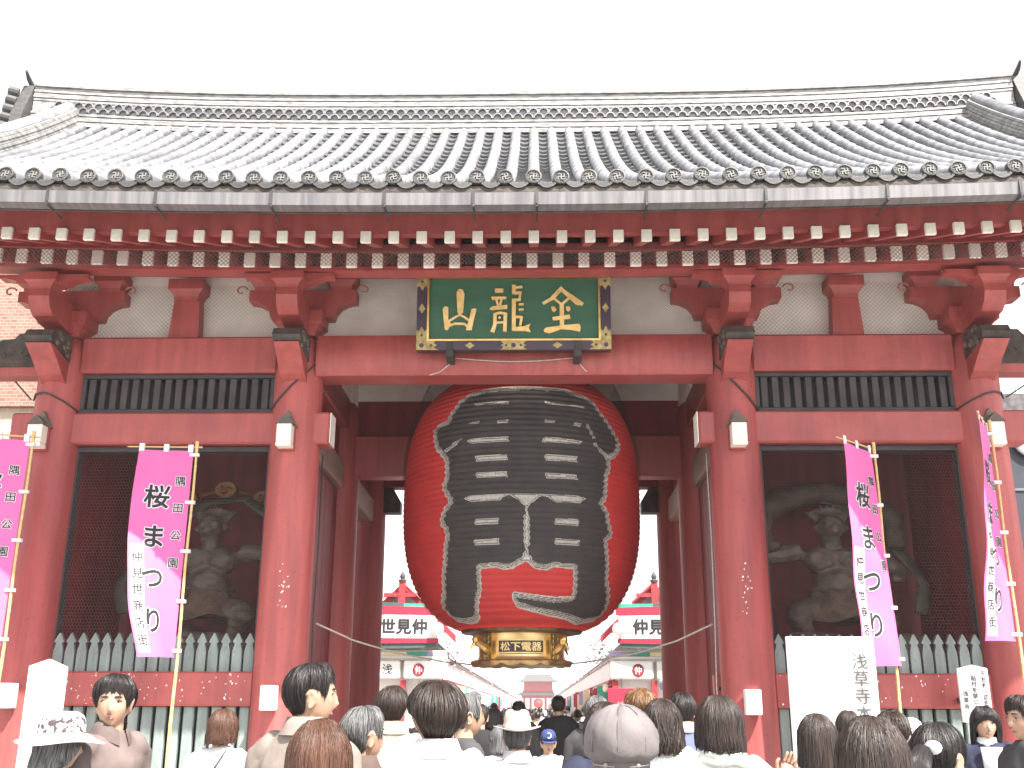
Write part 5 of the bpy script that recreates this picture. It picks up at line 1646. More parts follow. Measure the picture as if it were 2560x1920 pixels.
# parasol and signs near the street mouth
L = (4.35, 14.0, 0)
t = thing('street_parasol', 'white canvas parasol at the right of the street mouth', 'parasol', L)
mb = MB().lathe([(1.05, 2.25), (1.08, 2.30), (.55, 2.62), (.02, 2.86)], 8, (4.35, 14, 0), False)
mb.build('canopy', PINKW, t, L, wverts=True)
MB().lathe([(1.05, 2.249), (1.05, 2.08)], 8, (4.35, 14, 0), False, False).build('valance', LILAC, t, L, wverts=True)
MB().tube([(4.35, 14, 0), (4.35, 14, 2.84)], .025, 8).build('pole', CONC, t, L, wverts=True)
for x, y, m, lb in ((5.0, 13.2, YEL, 'small yellow sign board beside the parasol, right of the street'), (2.9, 21.2, CRIM, 'crimson cloth sign under the right shop pavilion')):
    L = (x, y, 1.75)
    t = thing('hanging_sign', lb, 'sign', L)
    MB().box(x - .42, x + .42, y - .03, y + .03, 1.75, 1.98 if m is YEL else 2.25, .01).build('panel', m, t, L, wverts=True)
    MB().tube([(x, y, 1.98), (x, y, 2.6)], .012, 6).build('cord', WIRE, t, L, wverts=True)
# ================================================================ people
def sstep(a, b, x):
    t = min(1.0, max(0.0, (x - a) / (b - a)))
    return t * t * (3 - 2 * t)
HC = Vector((0, .015, 1.562))          # head centre of a 1.70 m figure that faces +y
def head_pt(az, el, grow=0.0):
    """point of the head; az 0 = face, + towards the figure's right... el up"""
    ce, se = math.cos(el), math.sin(el)
    d = Vector((math.sin(az) * ce, math.cos(az) * ce, se))
    a, b, c = .077 + grow, .096 + grow, .117 + grow
    x, y, z = a * d.x, b * d.y, c * d.z
    if d.z < 0:
        k = (-d.z) ** 1.6
        x *= 1 - .30 * k
        if d.y < 0: y *= 1 - .34 * (-d.z) ** 1.15
        else: y = y * (1 - .10 * k) + .018 * k
    x *= 1 + .05 * math.exp(-((el - .25) / .4) ** 2)
    w = az if az < math.pi else az - 2 * math.pi
    if grow == 0 and abs(w) < 1.3:
        y += .019 * math.exp(-(w / .20) ** 2) * math.exp(-((el + .27) / .17) ** 2)
        y += .009 * math.exp(-(w / .15) ** 2) * math.exp(-((el + .02) / .22) ** 2)
        for s in (-1, 1):
            y -= .010 * math.exp(-((w - s * .38) / .17) ** 2) * math.exp(-((el - .04) / .12) ** 2)
            x += s * .004 * math.exp(-((w - s * .75) / .25) ** 2) * math.exp(-((el + .25) / .2) ** 2)
        y += .004 * math.exp(-(w / .6) ** 2) * math.exp(-((el - .24) / .09) ** 2)
        y += .005 * math.exp(-(w / .28) ** 2) * math.exp(-((el + .60) / .07) ** 2)
        y -= .005 * math.exp(-(w / .3) ** 2) * math.exp(-((el + .72) / .06) ** 2)
        y += .008 * math.exp(-(w / .35) ** 2) * math.exp(-((el + .95) / .12) ** 2)
    return Vector((x, y, z))
def hand(mb, wrist, d, side, curl=.5):
    """palm and five fingers from the wrist along d"""
    w = Vector(wrist); d = Vector(d).normalized()
    up = Vector((0, 1, 0)) if abs(d.y) < .8 else Vector((0, 0, 1))
    lat = d.cross(up).normalized() * side
    nrm = lat.cross(d).normalized()
    rings = []
    for t, a, b in ((0, .026, .020), (.3, .036, .017), (.7, .042, .015), (1.0, .040, .012)):
        c = w + d * (.085 * t)
        rings.append([c + lat * (a * math.cos(q)) + nrm * (b * math.sin(q)) for q in np.linspace(0, 2 * math.pi, 9)[:-1]])
    mb.loft(rings)
    for k, (o, ln) in enumerate(((-.030, .060), (-.010, .075), (.010, .080), (.030, .070))):
        p = w + d * .078 + lat * o
        pts = [p]
        dd = d.copy()
        for q in range(3):
            dd = (dd - nrm * curl * .45).normalized()
            pts.append(pts[-1] + dd * ln / 3)
        mb.tube(pts, [.0095, .009, .008, .0065], 6)
    p = w + d * .022 + lat * .028
    mb.tube([p, p + lat * .028 + d * .022 - nrm * .008, p + lat * .036 + d * .048 - nrm * .018, p + lat * .030 + d * .068 - nrm * .024], [.012, .011, .010, .007], 6)
def fabric(name, c, k=.75, rough=.85, bump=.35, trans=0.0):
    return mat('cloth ' + name, c, tuple(q * k for q in c), 7, rough, bump=bump, bscale=9, spec=.2)
def hairmat(name, a, b, rough=.42):
    return uvmat('hair ' + name, a, b, 170, 2.5, rough, .38, .5, lo=.38, hi=.66)
HBLK = hairmat('black', (.026, .019, .018), (.007, .005, .005))
HDBR = hairmat('dark brown', (.052, .031, .024), (.012, .008, .007))
HBRN = hairmat('chestnut', (.125, .052, .028), (.032, .013, .008))
HGRY = hairmat('grey', (.20, .195, .195), (.022, .022, .023), .5)
HBLD = hairmat('dyed light brown', (.25, .13, .055), (.06, .028, .014))
class Hair:
    def __init__(s, mat_, front=.62, side=-.05, back=-.55, fd=0.0, sd=0.0, bd=0.0, thick=.016, mess=.3, locks=150, wave=0.0, part=0.0, flare=0.0, cropped=False, fade=.55, fw=1.4):
        s.__dict__.update(locals())
HK = (0, .45, .75, 1.02, 1.18, 1.36, 1.78, 1.93, 2.12, 3.15)
def build_hair(h, rng, lod):
    """shell of combed hair over the scalp and, where long, hanging down; plus separate locks on top"""
    NA_, NT_ = (72, 22) if lod == 0 else (36, 12)
    mb = MB(); uv = []
    seed = rng.uniform(0, 50)
    def path(az, t, off):
        w = (az + math.pi) % (2 * math.pi) - math.pi
        cf = math.cos(w)
        wf, wb = max(0, cf) ** h.fw, max(0, -cf) ** .9
        ws = max(0.0, 1 - wf - wb)
        dr = h.fd * wf + h.sd * ws + h.bd * wb
        if h.cropped:
            e1 = float(np.interp(abs(w), HK, (h.front, h.front - .02, h.front - .10, h.side - .22, h.side - .18, h.side, h.side, (h.side + h.back) / 2 - .1, h.back + .06, h.back)))
            e1 += .13 * mnoise.noise(Vector((math.cos(w) * 9 + seed, math.sin(w) * 9, 3.3))) + .09 * mnoise.noise(Vector((math.cos(w) * 31 + seed, math.sin(w) * 31, 3.3)))
        else:
            e1 = h.front * wf + h.side * ws + h.back * wb
            e1 += .04 * mnoise.noise(Vector((math.cos(w) * 9 + seed, math.sin(w) * 9, 3.3)))
            dr = dr * (1 + .12 * mnoise.noise(Vector((math.cos(w) * 11 + seed, math.sin(w) * 11, 8.3))))
        arc = (1.5 - e1) * .11
        tot = arc + dr
        q = t * tot
        if q <= arc or dr <= 0.001 or h.cropped:
            el = 1.5 - (1.5 - e1) * min(1.14, q / arc)
            k = sstep(0, .25, q / arc)
            g_ = h.thick * (.55 + .45 * k) + off
            if h.cropped:
                g_ = g_ * (1 - .80 * sstep(h.fade, 1.0, q / arc)) + .001
            p = head_pt(az, el, g_)
            p.y -= .012 * max(0, math.sin(el)) * 0
        else:
            p = head_pt(az, e1, h.thick + off)
            z = p.z - (q - arc)
            f = (q - arc) / max(dr, .001)
            g2 = 1 + h.flare * f * (1.4 - f)
            p = Vector((p.x * g2, p.y * g2 - (.015 * f if p.y < 0 else 0), z))
        return p + HC
    rings = []
    for i in range(NT_ + 1):
        t = i / NT_
        ring = []
        for k in range(NA_):
            az = 2 * math.pi * k / NA_
            n1 = mnoise.noise(Vector((math.cos(az) * 7 + seed, math.sin(az) * 7, t * 1.5)))
            n2 = mnoise.noise(Vector((math.cos(az) * 26 + seed, math.sin(az) * 26, t * 2.0)))
            off = (n1 * .006 + n2 * .0035) * (.4 + h.mess) * min(1, t * 4)
            az2 = az + h.wave * .12 * math.sin(t * 11 + k * .35)
            ring.append(path(az2, t, off)); uv.append((k / NA_ + seed, t))
        rings.append(ring)
    last = rings[-1]
    cen = sum(last, Vector()) / NA_
    rings.append([p.lerp(cen, .25) + Vector((0, 0, .01)) for p in last]); uv += [(k / NA_, 1.0) for k in range(NA_)]
    vs = [p for r in rings for p in r]
    n = NA_
    fs = []
    for i in range(len(rings) - 1):
        for j in range(n):
            a, b = i * n + j, i * n + (j + 1) % n
            fs.append((a, a + n, b + n, b))
    fs.append(tuple(range(n)))
    mb.add(vs, fs)
    nl = h.locks * 4 if lod == 0 else h.locks // 3
    for q in range(nl):
        az = rng.uniform(0, 2 * math.pi)
        t0, t1 = rng.uniform(.0, .5), rng.uniform(.8, 1.10 if h.cropped else 1.05)
        fine = rng.random() < .8
        wd = rng.uniform(.0006, .0016) if fine else rng.uniform(.002, .006)
        o1 = rng.uniform(.001, .005) + h.mess * rng.uniform(0, 1) ** 2 * .020
        drift = rng.uniform(-.25, .25) * (.4 + h.mess)
        base = len(mb.v)
        if fine and rng.random() < .12: o1 += rng.uniform(.002, .012) * (.5 + h.mess)
        M_ = 7 if fine else 9
        u0 = rng.random() * 9
        for i in range(M_):
            f = i / (M_ - 1)
            t = t0 + (t1 - t0) * f
            prof_ = math.sin(math.pi * min(1, .12 + .88 * f)) ** .7
            o = .001 + o1 * math.sin(math.pi * .5 * f) * (1 + .6 * h.mess * f)
            a2 = az + drift * f + h.wave * .10 * math.sin(t * 11 + az * 5)
            da = wd * prof_ / .1
            if fine:
                pm = path(a2, t, o + .002)
                tg = Vector((math.cos(a2), -math.sin(a2), 0)) * wd * prof_
                mb.v += [tuple(pm - tg), tuple(pm + tg)]
                uv += [(u0, f), (u0 + .004, f)]
                if i:
                    b = base + 2 * i
                    mb.f.append((b - 2, b, b + 1, b - 1)); mb.m.append(0)
                continue
            pl, pm, pr_ = path(a2 - da, t, o * .6), path(a2, t, o + .0035), path(a2 + da, t, o * .6)
            mb.v += [tuple(pl), tuple(pm), tuple(pr_)]
            uv += [(u0, f), (u0 + .012, f), (u0 + .024, f)]
            if i:
                b = base + 3 * i
                mb.f += [(b - 3, b, b + 1, b - 2), (b - 2, b + 1, b + 2, b - 1)]; mb.m += [0, 0]
    mb.uv = uv
    return mb
def build_head(mb, lod):
    NA_, NE = (48, 36) if lod == 0 else (24, 18)
    rings = []
    for j in range(NE + 1):
        el = -1.45 + 2.95 * j / NE
        rings.append([HC + head_pt(-2 * math.pi * k / NA_, el) for k in range(NA_)])
    mb.loft(rings)
    for s in (-1, 1):
        c = HC + Vector((s * .079, -.008, -.012))
        th = np.linspace(.4, 5.2, 12)
        mb.tube([c + Vector((s * (.006 + .006 * math.sin(t)), -.018 * math.cos(t) - .004, .031 * math.sin(t))) for t in th], [.006] * 9 + [.007, .008, .008], 6)
        mb.ball(c + Vector((0, .0, -.002)), (.007, .016, .026), 8, 6)
TORSO = ('jacket', 'coat', 'suit_jacket', 'collar', 'scarf', 'trousers', 'shoe', 'bag_strap', 'bag', 'turtleneck')
def person(nm_label, x, y, H, yaw, hair, top, legs, lod=0, hat=None, face=False, coat=None, fat=1.0, raise_hand=False, extras=None, collar=None, glasses=False, bag=None, skin=SKIN, hood=None, twist=0.0):
    """a standing figure; local space is a 1.70 m person facing +y, scaled to H"""
    rng = random.Random(int(abs(x * 131 + y * 37) * 10))
    k = H / 1.70
    t = bpy.data.objects.new('person', None); t.empty_display_size = .2
    COL.objects.link(t); t.location = (x, y, 0); t.rotation_euler = (0, 0, yaw); t.scale = (k, k, k)
    tag(t, nm_label, 'person', 'people in the crowd')
    WLOC[t.name] = Vector((0, 0, 0))
    def put(me_or_mb, name, m, parent=None, smooth=180):
        me = me_or_mb.mesh(name, m, smooth) if isinstance(me_or_mb, MB) else me_or_mb
        o = bpy.data.objects.new(name, me)
        COL.objects.link(o); o.parent = parent or t
        if twist and not parent and name in TORSO: o.rotation_euler = (0, 0, twist)
        return o
    # body: head, neck, trunk, arms, hands, one surface
    mb = MB()
    build_head(mb, lod)
    mb.tube([(0, .0, 1.36), (0, -.002, 1.42), (0, .0, 1.50), (0, .004, 1.54)], [.075, .056, .053, .053], 14)
    mb.loft([[(a * math.cos(q), b * math.sin(q), z) for q in np.linspace(0, 2 * math.pi, 17)[:-1]] for z, a, b in ((.86, .14, .10), (1.05, .13, .095), (1.25, .155, .105), (1.36, .15, .08), (1.41, .07, .06))])
    arms = []
    for s in (-1, 1):
        if raise_hand and s == -1:
            A = [(s * .15, 0, 1.35), (s * .20, .02, 1.33), (s * .28, .08, 1.12), (s * .25, .18, 1.24), (s * .20, .22, 1.35)]
        else:
            A = [(s * .14, 0, 1.36), (s * .195, -.005, 1.33), (s * .245, -.03, 1.08), (s * .25, -.01, 1.05), (s * .245, .09, .86)]
        arms.append((s, A))
        mb.tube(A, [.055, .052, .042, .040, .028], 10)
    if lod == 0:
        me = mb.mesh('body', skin)
        me = remesh(me, .0075, 1)
        mh = MB()
        for s, A in arms:
            d = Vector(A[-1]) - Vector(A[-2])
            hand(mh, A[-1], d, s if not raise_hand else 1)
        bm = bmesh.new(); bm.from_mesh(me)
        hm = mh.mesh('h', skin, 180); bm.from_mesh(hm); bm.to_mesh(me); bm.free(); bpy.data.meshes.remove(hm)
        me.shade_smooth()
    else:
        for s, A in arms:
            hand(mb, A[-1], Vector(A[-1]) - Vector(A[-2]), s)
        me = mb.mesh('body', skin, 180)
    if twist:
        n = len(me.vertices)
        co = np.zeros(n * 3); me.vertices.foreach_get('co', co); co = co.reshape(-1, 3)
        f_ = np.clip((co[:, 2] - 1.36) / .12, 0, 1); f_ = twist * (1 - f_ * f_ * (3 - 2 * f_))
        x_, y_ = co[:, 0].copy(), co[:, 1].copy()
        co[:, 0] = x_ * np.cos(f_) - y_ * np.sin(f_); co[:, 1] = x_ * np.sin(f_) + y_ * np.cos(f_)
        me.vertices.foreach_set('co', co.ravel()); me.update()
    body = put(me, 'body', skin)
    # clothing on the upper body
    mb = MB()
    f = fat
    prof_ = [(.74, .175 * f, .125 * f), (.90, .168 * f, .120 * f), (1.05, .165 * f, .118 * f), (1.20, .185 * f, .128 * f), (1.30, .198 * f, .122), (1.365, .190, .098), (1.410, .135, .080), (1.440, .080, .068)]
    mb.loft([[(a * math.cos(q), b * math.sin(q) - .004, z) for q in np.linspace(0, 2 * math.pi, 25)[:-1]] for z, a, b in prof_])
    for s, A in arms:
        B = [Vector(p) for p in A]
        B[-1] = B[-2].lerp(B[-1], .93)
        mb.tube([(s * .10, 0, 1.345)] + B, [.07, .082, .074, .062, .060, .048], 12)
    vx = .012 if lod == 0 else .024
    me = remesh(mb.mesh('top', top), vx, 6 if lod == 0 else 3)
    displace(me, .010, 9, rng.uniform(0, 40), .6)
    if lod == 0: displace(me, .005, 24, rng.uniform(0, 40), .45)
    put(me, coat or 'jacket', top)
    if collar:
        mb = MB()
        rings = []
        for z, r_, o in ((1.395, .098, 0), (1.435, .079, 0), (1.478, .070, .0), (1.484, .077, .0), (1.452, .090, 0), (1.415, .106, -.004)):
            rings.append([(r_ * math.cos(q) * 1.02, r_ * .93 * math.sin(q) + o, z - .032 * max(0, math.sin(q)) ** 2 * (1.5 if z > 1.40 else 1)) for q in np.linspace(math.pi / 2 + .28, math.pi * 2.5 - .28, 29)])
        mb.loft(rings, closed=False)
        put(mb, 'collar', collar)
    if hood:
        mb = MB()
        for q in range(3):
            mb.tube([((.085 + .012 * q) * math.cos(a), (.078 + .012 * q) * math.sin(a) - .012, 1.46 - .026 * q - .05 * max(0, math.sin(a)) + .006 * math.sin(5 * a + q)) for a in np.linspace(0, 2 * math.pi, 33)], .019 - .001 * q, 8)
        put(mb, 'scarf', hood)
    # trousers, shoes
    mb = MB()
    mb.loft([[(a * math.cos(q), b * math.sin(q), z) for q in np.linspace(0, 2 * math.pi, 17)[:-1]] for z, a, b in ((.78, .165, .115), (.90, .160, .112), (.98, .15, .105))])
    for s in (-1, 1):
        mb.tube([(s * .085, 0, .86), (s * .095, .005, .50), (s * .095, -.01, .08)], [.092, .070, .058], 12)
    put(remesh(mb.mesh('trousers', legs), .02, 2), 'trousers', legs)
    for s in (-1, 1):
        mb = MB()
        mb.loft([[(s * .095 + a * math.cos(q), yy + 0, .045 + h_ * math.sin(q)) for q in np.linspace(0, 2 * math.pi, 11)[:-1]] for yy, a, h_ in ((-.085, .028, .03), (-.05, .040, .044), (.04, .042, .042), (.12, .045, .034), (.165, .03, .022))])
        put(mb, 'shoe', INK)
    # hair
    if hair:
        hr = put(build_hair(hair, rng, lod), 'hair', hair.mat_)
    # face
    if face:
        for s in (-1, 1):
            p = HC + head_pt(s * .40, .05)
            e = MB(); e.ball(p + Vector((0, -.0055, 0)), (.0165, .0090, .0062), 12, 8)
            ey = put(e, 'eye', EYEW)
            e = MB(); e.ball(p + Vector((-s * .001, .0005, -.0005)), (.0085, .0052, .0058), 10, 6)
            put(e, 'iris', EYED, ey)
            e = MB(); e.tube([p + Vector((s * q * .019, .0045 - abs(q) * .004, .0068 - .004 * q * q - (.002 if q * s > .5 else 0))) for q in (-1, -.5, 0, .5, 1)], [.002, .0040, .0044, .0040, .002], 5)
            put(e, 'eyelid', mat('lash line', (.05, .03, .025), (.04, .025, .02), 5, .6))
            e = MB(); e.tube([HC + head_pt(s * az, .26 - .10 * (az - .38) ** 2 * 4) + Vector((0, .002, 0)) for az in (.18, .30, .42, .54, .64)], [.004, .0065, .0062, .005, .0025], 5, .7)
            put(e, 'eyebrow', mat('brow', (.035, .022, .018), (.02, .014, .012), 20, .7))
        e = MB()
        for dz, r_ in ((.0025, .0036), (-.004, .0042)):
            e.tube([HC + head_pt(az, -.60) + Vector((0, -.0022, dz * (1 - abs(az) / .45))) for az in (-.38, -.19, 0, .19, .38)], [.0015, r_, r_ * .9, r_, .0015], 6)
        put(e, 'lips', LIP)
        e = MB()
        for s in (-1, 1):
            e.ball(HC + head_pt(s * .085, -.40) + Vector((0, .001, -.002)), (.005, .005, .0035), 7, 5)
        put(e, 'nostril', mat('nostril', (.10, .045, .035), (.08, .04, .03), 5, .8))
    if glasses:
        e = MB()
        for s in (-1, 1):
            c = HC + head_pt(s * .40, .02) + Vector((0, .016, 0))
            e.tube([c + Vector((.024 * math.cos(q), -.004 * abs(math.cos(q)), .017 * math.sin(q))) for q in np.linspace(0, 2 * math.pi, 17)], .0018, 5)
            e.tube([c + Vector((s * .024, -.003, .006)), HC + Vector((s * .082, .03, .012)), HC + Vector((s * .085, -.015, .010))], .002, 5)
        e.tube([HC + head_pt(-.2, .04) + Vector((0, .018, 0)), HC + head_pt(.2, .04) + Vector((0, .018, 0))], .0018, 5)
        put(e, 'glasses', mat('metal frame', (.30, .25, .2), (.2, .17, .14), 5, .3, metal=.8))
    if bag:
        e = MB(); e.tube([(.10, -.11, 1.42), (.02, -.142, 1.28), (-.10, -.142, 1.08), (-.18, -.10, .95)], .012, 6, .5)
        put(e, 'bag_strap', bag)
        e = MB(); e.box(-.27, -.17, -.16, .08, .72, .95, .02)
        put(e, 'bag', bag, smooth=30)
    if hat: hat(put)
    if extras: extras(put)
    return t
# ---------------------------------------------------------------- hats
def hat_sun(put):
    top = HC.z + .155
    mb = MB()
    NAz = 40
    rings = []
    for r_, z in ((.02, .135), (.06, .133), (.088, .115), (.098, .07), (.102, .03), (.125, .018), (.165, .0), (.19, -.012), (.191, -.018), (.165, -.006), (.125, .012), (.10, .025)):
        rings.append([(HC.x + r_ * 1.0 * math.cos(a), HC.y + r_ * 1.12 * math.sin(a), HC.z + .03 + z + .012 * math.sin(3 * a + 1) * (r_ > .11) * (r_ - .1) * 8) for a in np.linspace(0, 2 * math.pi, NAz + 1)[:-1]])
    mb.loft(rings, True, False)
    o = put(mb, 'sun_hat', mat('white hat cotton', (.55, .53, .52), (.46, .44, .43), 30, .9, bump=.2))
    mb = MB()
    rings = [[(HC.x + r_ * math.cos(a), HC.y + r_ * 1.12 * math.sin(a), HC.z + .03 + z) for a in np.linspace(0, 2 * math.pi, 41)[:-1]] for r_, z in ((.1035, .035), (.1015, .075), (.093, .108))]
    mb.loft(rings, False, False)
    put(mb, 'floral_band', mat('floral print', (.50, .47, .46), (.06, .045, .05), 42, .9, detail=1, lo=.40, hi=.50), o)
def hat_fedora(put):
    mb = MB()
    rings = []
    for r_, z in ((.03, .118), (.06, .128), (.083, .112), (.092, .06), (.097, .012), (.10, .008), (.135, .0), (.165, .006), (.167, .002), (.135, -.006), (.097, .0)):
        rings.append([(HC.x + r_ * .92 * math.cos(a), HC.y + r_ * 1.08 * math.sin(a), HC.z + .045 + z + .022 * (abs(math.cos(a)) ** 2) * (r_ > .12) - .014 * (r_ < .07) * (abs(math.cos(a)) < .5)) for a in np.linspace(0, 2 * math.pi, 41)[:-1]])
    mb.loft(rings, True, False)
    o = put(mb, 'brimmed_hat', mat('pale felt', (.42, .365, .325), (.37, .32, .285), 12, .9, bump=.15))
    mb = MB()
    mb.loft([[(HC.x + r_ * .92 * math.cos(a), HC.y + r_ * 1.08 * math.sin(a), HC.z + .045 + z) for a in np.linspace(0, 2 * math.pi, 41)[:-1]] for r_, z in ((.1, .012), (.0955, .040))], False, False)
    put(mb, 'hat_band', mat('pale ribbon', (.55, .47, .42), (.5, .43, .38), 5, .7), o)
def hat_newsboy(put):
    mb = MB()
    rings = []
    for r_, z in ((.008, .158), (.012, .156), (.013, .150), (.035, .148), (.06, .143), (.08, .134), (.10, .122), (.119, .104), (.134, .080), (.144, .055), (.150, .030), (.152, .008), (.150, -.015), (.145, -.032), (.138, -.045), (.118, -.060), (.106, -.064)):
        ring = []
        for i, a in enumerate(np.linspace(0, 2 * math.pi, 97)[:-1]):
            seam = .045 * (abs(math.sin(a * 4 + .4)) ** .5 - 1) * (r_ > .03) * (z > -.03)
            fold = .010 * mnoise.noise(Vector((math.cos(a) * 2.2, math.sin(a) * 2.2, z * 14))) + .003 * mnoise.noise(Vector((math.cos(a) * 8, math.sin(a) * 8, z * 40)))
            rr = r_ * (1 + seam + fold * 5 * (r_ > .05))
            ring.append((HC.x + rr * math.cos(a), HC.y + rr * 1.06 * math.sin(a) - .01, HC.z + .052 + z + fold))
        rings.append(ring)
    mb.loft(rings)
    CAP = mat('mauve grey twill', (.135, .118, .119), (.11, .096, .097), 9, .8, bump=.1, bscale=90)
    o = put(mb, 'newsboy_cap', CAP)
    sm_ = MB()
    for q in range(8):
        a = (q * math.pi - .4) / 4
        sm_.tube([(HC.x + r_ * .985 * math.cos(a), HC.y + r_ * 1.045 * math.sin(a) - .01, HC.z + .052 + z) for r_, z in ((.02, .150), (.06, .143), (.10, .121), (.134, .079), (.150, .028), (.150, -.015), (.138, -.045))], .0022, 5)
    put(sm_, 'cap_seams', mat('seam thread', (.10, .085, .085), (.08, .07, .07), 5, .9), o)['kind'] = 'stuff'
    mb = MB()
    mb.loft([[(HC.x + r_ * math.cos(a), HC.y + r_ * 1.06 * math.sin(a) - .008, HC.z + .052 + z) for a in np.linspace(0, 2 * math.pi, 49)[:-1]] for r_, z in ((.112, -.055), (.115, -.07), (.112, -.092), (.105, -.092))], False, False)
    b = put(mb, 'cap_band', mat('darker twill band', (.13, .105, .105), (.10, .085, .085), 9, .8), o)
    mb = MB()
    for sg in (-1, 1):
        mb.tube([(HC.x + .114 * math.sin(a), HC.y - .008 - .121 * math.cos(a), HC.z - .022 - .004 * math.cos(2 * a)) for a in np.linspace(sg * .25, sg * 1.3, 9)], .006, 6, .5)
        mb.ball((HC.x + sg * .062, HC.y - .112, HC.z - .020), .010, 8, 6)
    put(mb, 'cap_strap', mat('strap twill', (.30, .26, .26), (.25, .21, .21), 9, .7), o)
    mb = MB()
    mb.loft([[(HC.x + .095 * math.cos(a), HC.y + .085 + yy * math.sin(a), HC.z + .012 - yy * .25 * math.sin(a) + dz) for a in np.linspace(0, math.pi, 15)] for yy, dz in ((.0, .0), (.085, .0), (.085, -.006), (.0, -.006))], closed=False)
    put(mb, 'visor', CAP, o)
def hat_cap(put):
    NAVY = mat('navy cap cotton', (.035, .05, .16), (.025, .036, .12), 9, .8)
    mb = MB()
    mb.loft([[(HC.x + r_ * .94 * math.cos(a), HC.y + r_ * 1.1 * math.sin(a), HC.z + .03 + z) for a in np.linspace(0, 2 * math.pi, 33)[:-1]] for r_, z in ((.01, .125), (.05, .118), (.082, .09), (.095, .045), (.098, .0))])
    o = put(mb, 'baseball_cap', NAVY)
    mb = MB()
    mb.loft([[(HC.x + .080 * math.cos(a), HC.y + .06 + yy * math.sin(a), HC.z + .032 - yy * .2 * math.sin(a) + dz) for a in np.linspace(0, math.pi, 15)] for yy, dz in ((.0, .0), (.11, .0), (.11, -.005), (.0, -.005))], closed=False)
    put(mb, 'visor', NAVY, o)
    mb = MB()
    mb.tube([(HC.x + .022 * math.cos(a), HC.y + .1035, HC.z + .085 + .026 * math.sin(a)) for a in np.linspace(.9, 5.4, 15)], .006, 6)
    put(mb, 'cap_letter', PAPER, o)
def hat_knit(put):
    mb = MB()
    mb.loft([[(HC.x + (r_ + .002 * math.sin(a * 20)) * .95 * math.cos(a), HC.y + (r_ + .002 * math.sin(a * 20)) * 1.1 * math.sin(a), HC.z + .0 + z) for a in np.linspace(0, 2 * math.pi, 61)[:-1]] for r_, z in ((.01, .155), (.05, .145), (.08, .115), (.096, .06), (.10, .01), (.104, .0), (.104, -.03), (.096, -.032))])
    put(mb, 'knit_hat', mat('striped knit', (.80, .77, .75), (.55, .40, .42), 14, .95, detail=0, stretch=(6, 1, .2), bump=.3))
# ---------------------------------------------------------------- the crowd, near to far
TAUPE = fabric('taupe', (.155, .118, .112)); BEIGE = fabric('beige', (.25, .205, .18)); WHT = fabric('white', (.66, .655, .64), .92)
CRM = fabric('cream', (.52, .46, .31), .9); NAVYB = fabric('navy', (.030, .032, .06)); BLK = fabric('black', (.028, .026, .028))
DGR = fabric('charcoal', (.065, .063, .066)); BLU = fabric('slate blue', (.13, .145, .25)); GRY = fabric('grey', (.30, .29, .31)); PNK = fabric('pale pink', (.74, .60, .62), .9)
BRW = fabric('brown', (.11, .075, .066)); BLG = fabric('blue grey', (.15, .165, .21)); DEN = fabric('denim', (.08, .10, .17)); KHA = fabric('khaki', (.30, .25, .17))
LAV = fabric('lavender', (.60, .55, .60), .9)
def short(m, **k): return Hair(m, **dict(dict(front=.58, side=.16, back=-.70, thick=.016, mess=.5, locks=190, cropped=True), **k))
def bob(m, **k): return Hair(m, **dict(dict(front=.35, side=-.10, back=-.10, fd=0.0, sd=.09, bd=.10, thick=.022, mess=.15, locks=210, flare=.04), **k))
def long_(m, **k): return Hair(m, **dict(dict(front=.45, side=-.10, back=-.05, fd=0, sd=.20, bd=.26, thick=.020, mess=.15, locks=240, flare=.05), **k))
def at_px(px, top, d):
    """world x and head-top height of someone d metres ahead, seen at that column and row of the frame"""
    u = ((px * 1.15732) - 1280) / 2626; v = ((top * 1.15732) - 960) / 2626
    r = _f + _r2 * u - _u2 * v
    k = d / r.y
    return .285 + r.x * k, -12.8 + d, 1.62 + r.z * k
def P(label, px, top, d, yaw, hair, topm, legs, hatz=0.0, **kw):
    x, y, z = at_px(px, top, d)
    return person(label, x, y, (z - hatz) * 1.009, R(yaw), hair, topm, legs, **kw)
P('person in a white floral sun hat and blue-grey top, left corner', 132, 1531, 5.1, -55, bob(HGRY, locks=60), BLG, DEN, .05, hat=hat_sun, bag=NAVYB)
P('person with straight black hair and taupe jacket, facing the camera', 253, 1462, 5.5, 193, short(HBLK, front=.42, side=.06, thick=.022, mess=.45, locks=320), TAUPE, KHA, face=True, collar=fabric('taupe collar', (.12, .09, .085)), twist=R(55))
P('person with reddish-brown bob and white jacket before the left fence', 482, 1534, 7.6, -8, bob(HBRN), WHT, DEN, bag=NAVYB)
P('person with cropped dark hair and beige jacket, face in profile to the right', 668, 1436, 4.7, -72, short(HBLK, front=.52, mess=.9, thick=.013, back=-.70, locks=420, fade=.35, side=.2), BEIGE, KHA, face=True, collar=BEIGE, fat=1.06, twist=R(42))
P('person with long glossy chestnut hair, back turned, below the beige jacket', 690, 1560, 3.35, -5, long_(HBRN, locks=420), BRW, DEN)
P('person with short grey hair, glasses and brown collar, turned right', 781, 1529, 4.8, -48, short(HGRY, front=.6, mess=.4, locks=300), BRW, DGR, face=True, glasses=True, collar=BRW, twist=R(36))
P('person with short dark hair and a cream jacket behind the grey-haired one', 849, 1484, 6.9, 0, short(HDBR, mess=.4), CRM, DGR, collar=CRM)
P('person with shaggy dark hair and bright white shirt, left ear showing', 946, 1478, 4.35, 24, short(HDBR, front=.5, side=.10, back=-.80, thick=.020, mess=1.0, fade=.55, locks=460), WHT, DEN, collar=WHT)
P('person with wavy grey hair facing right behind the white shirt', 1004, 1500, 6.6, -68, short(HGRY, thick=.022, mess=.9, wave=.6, side=0), DGR, DGR, lod=1, face=True)
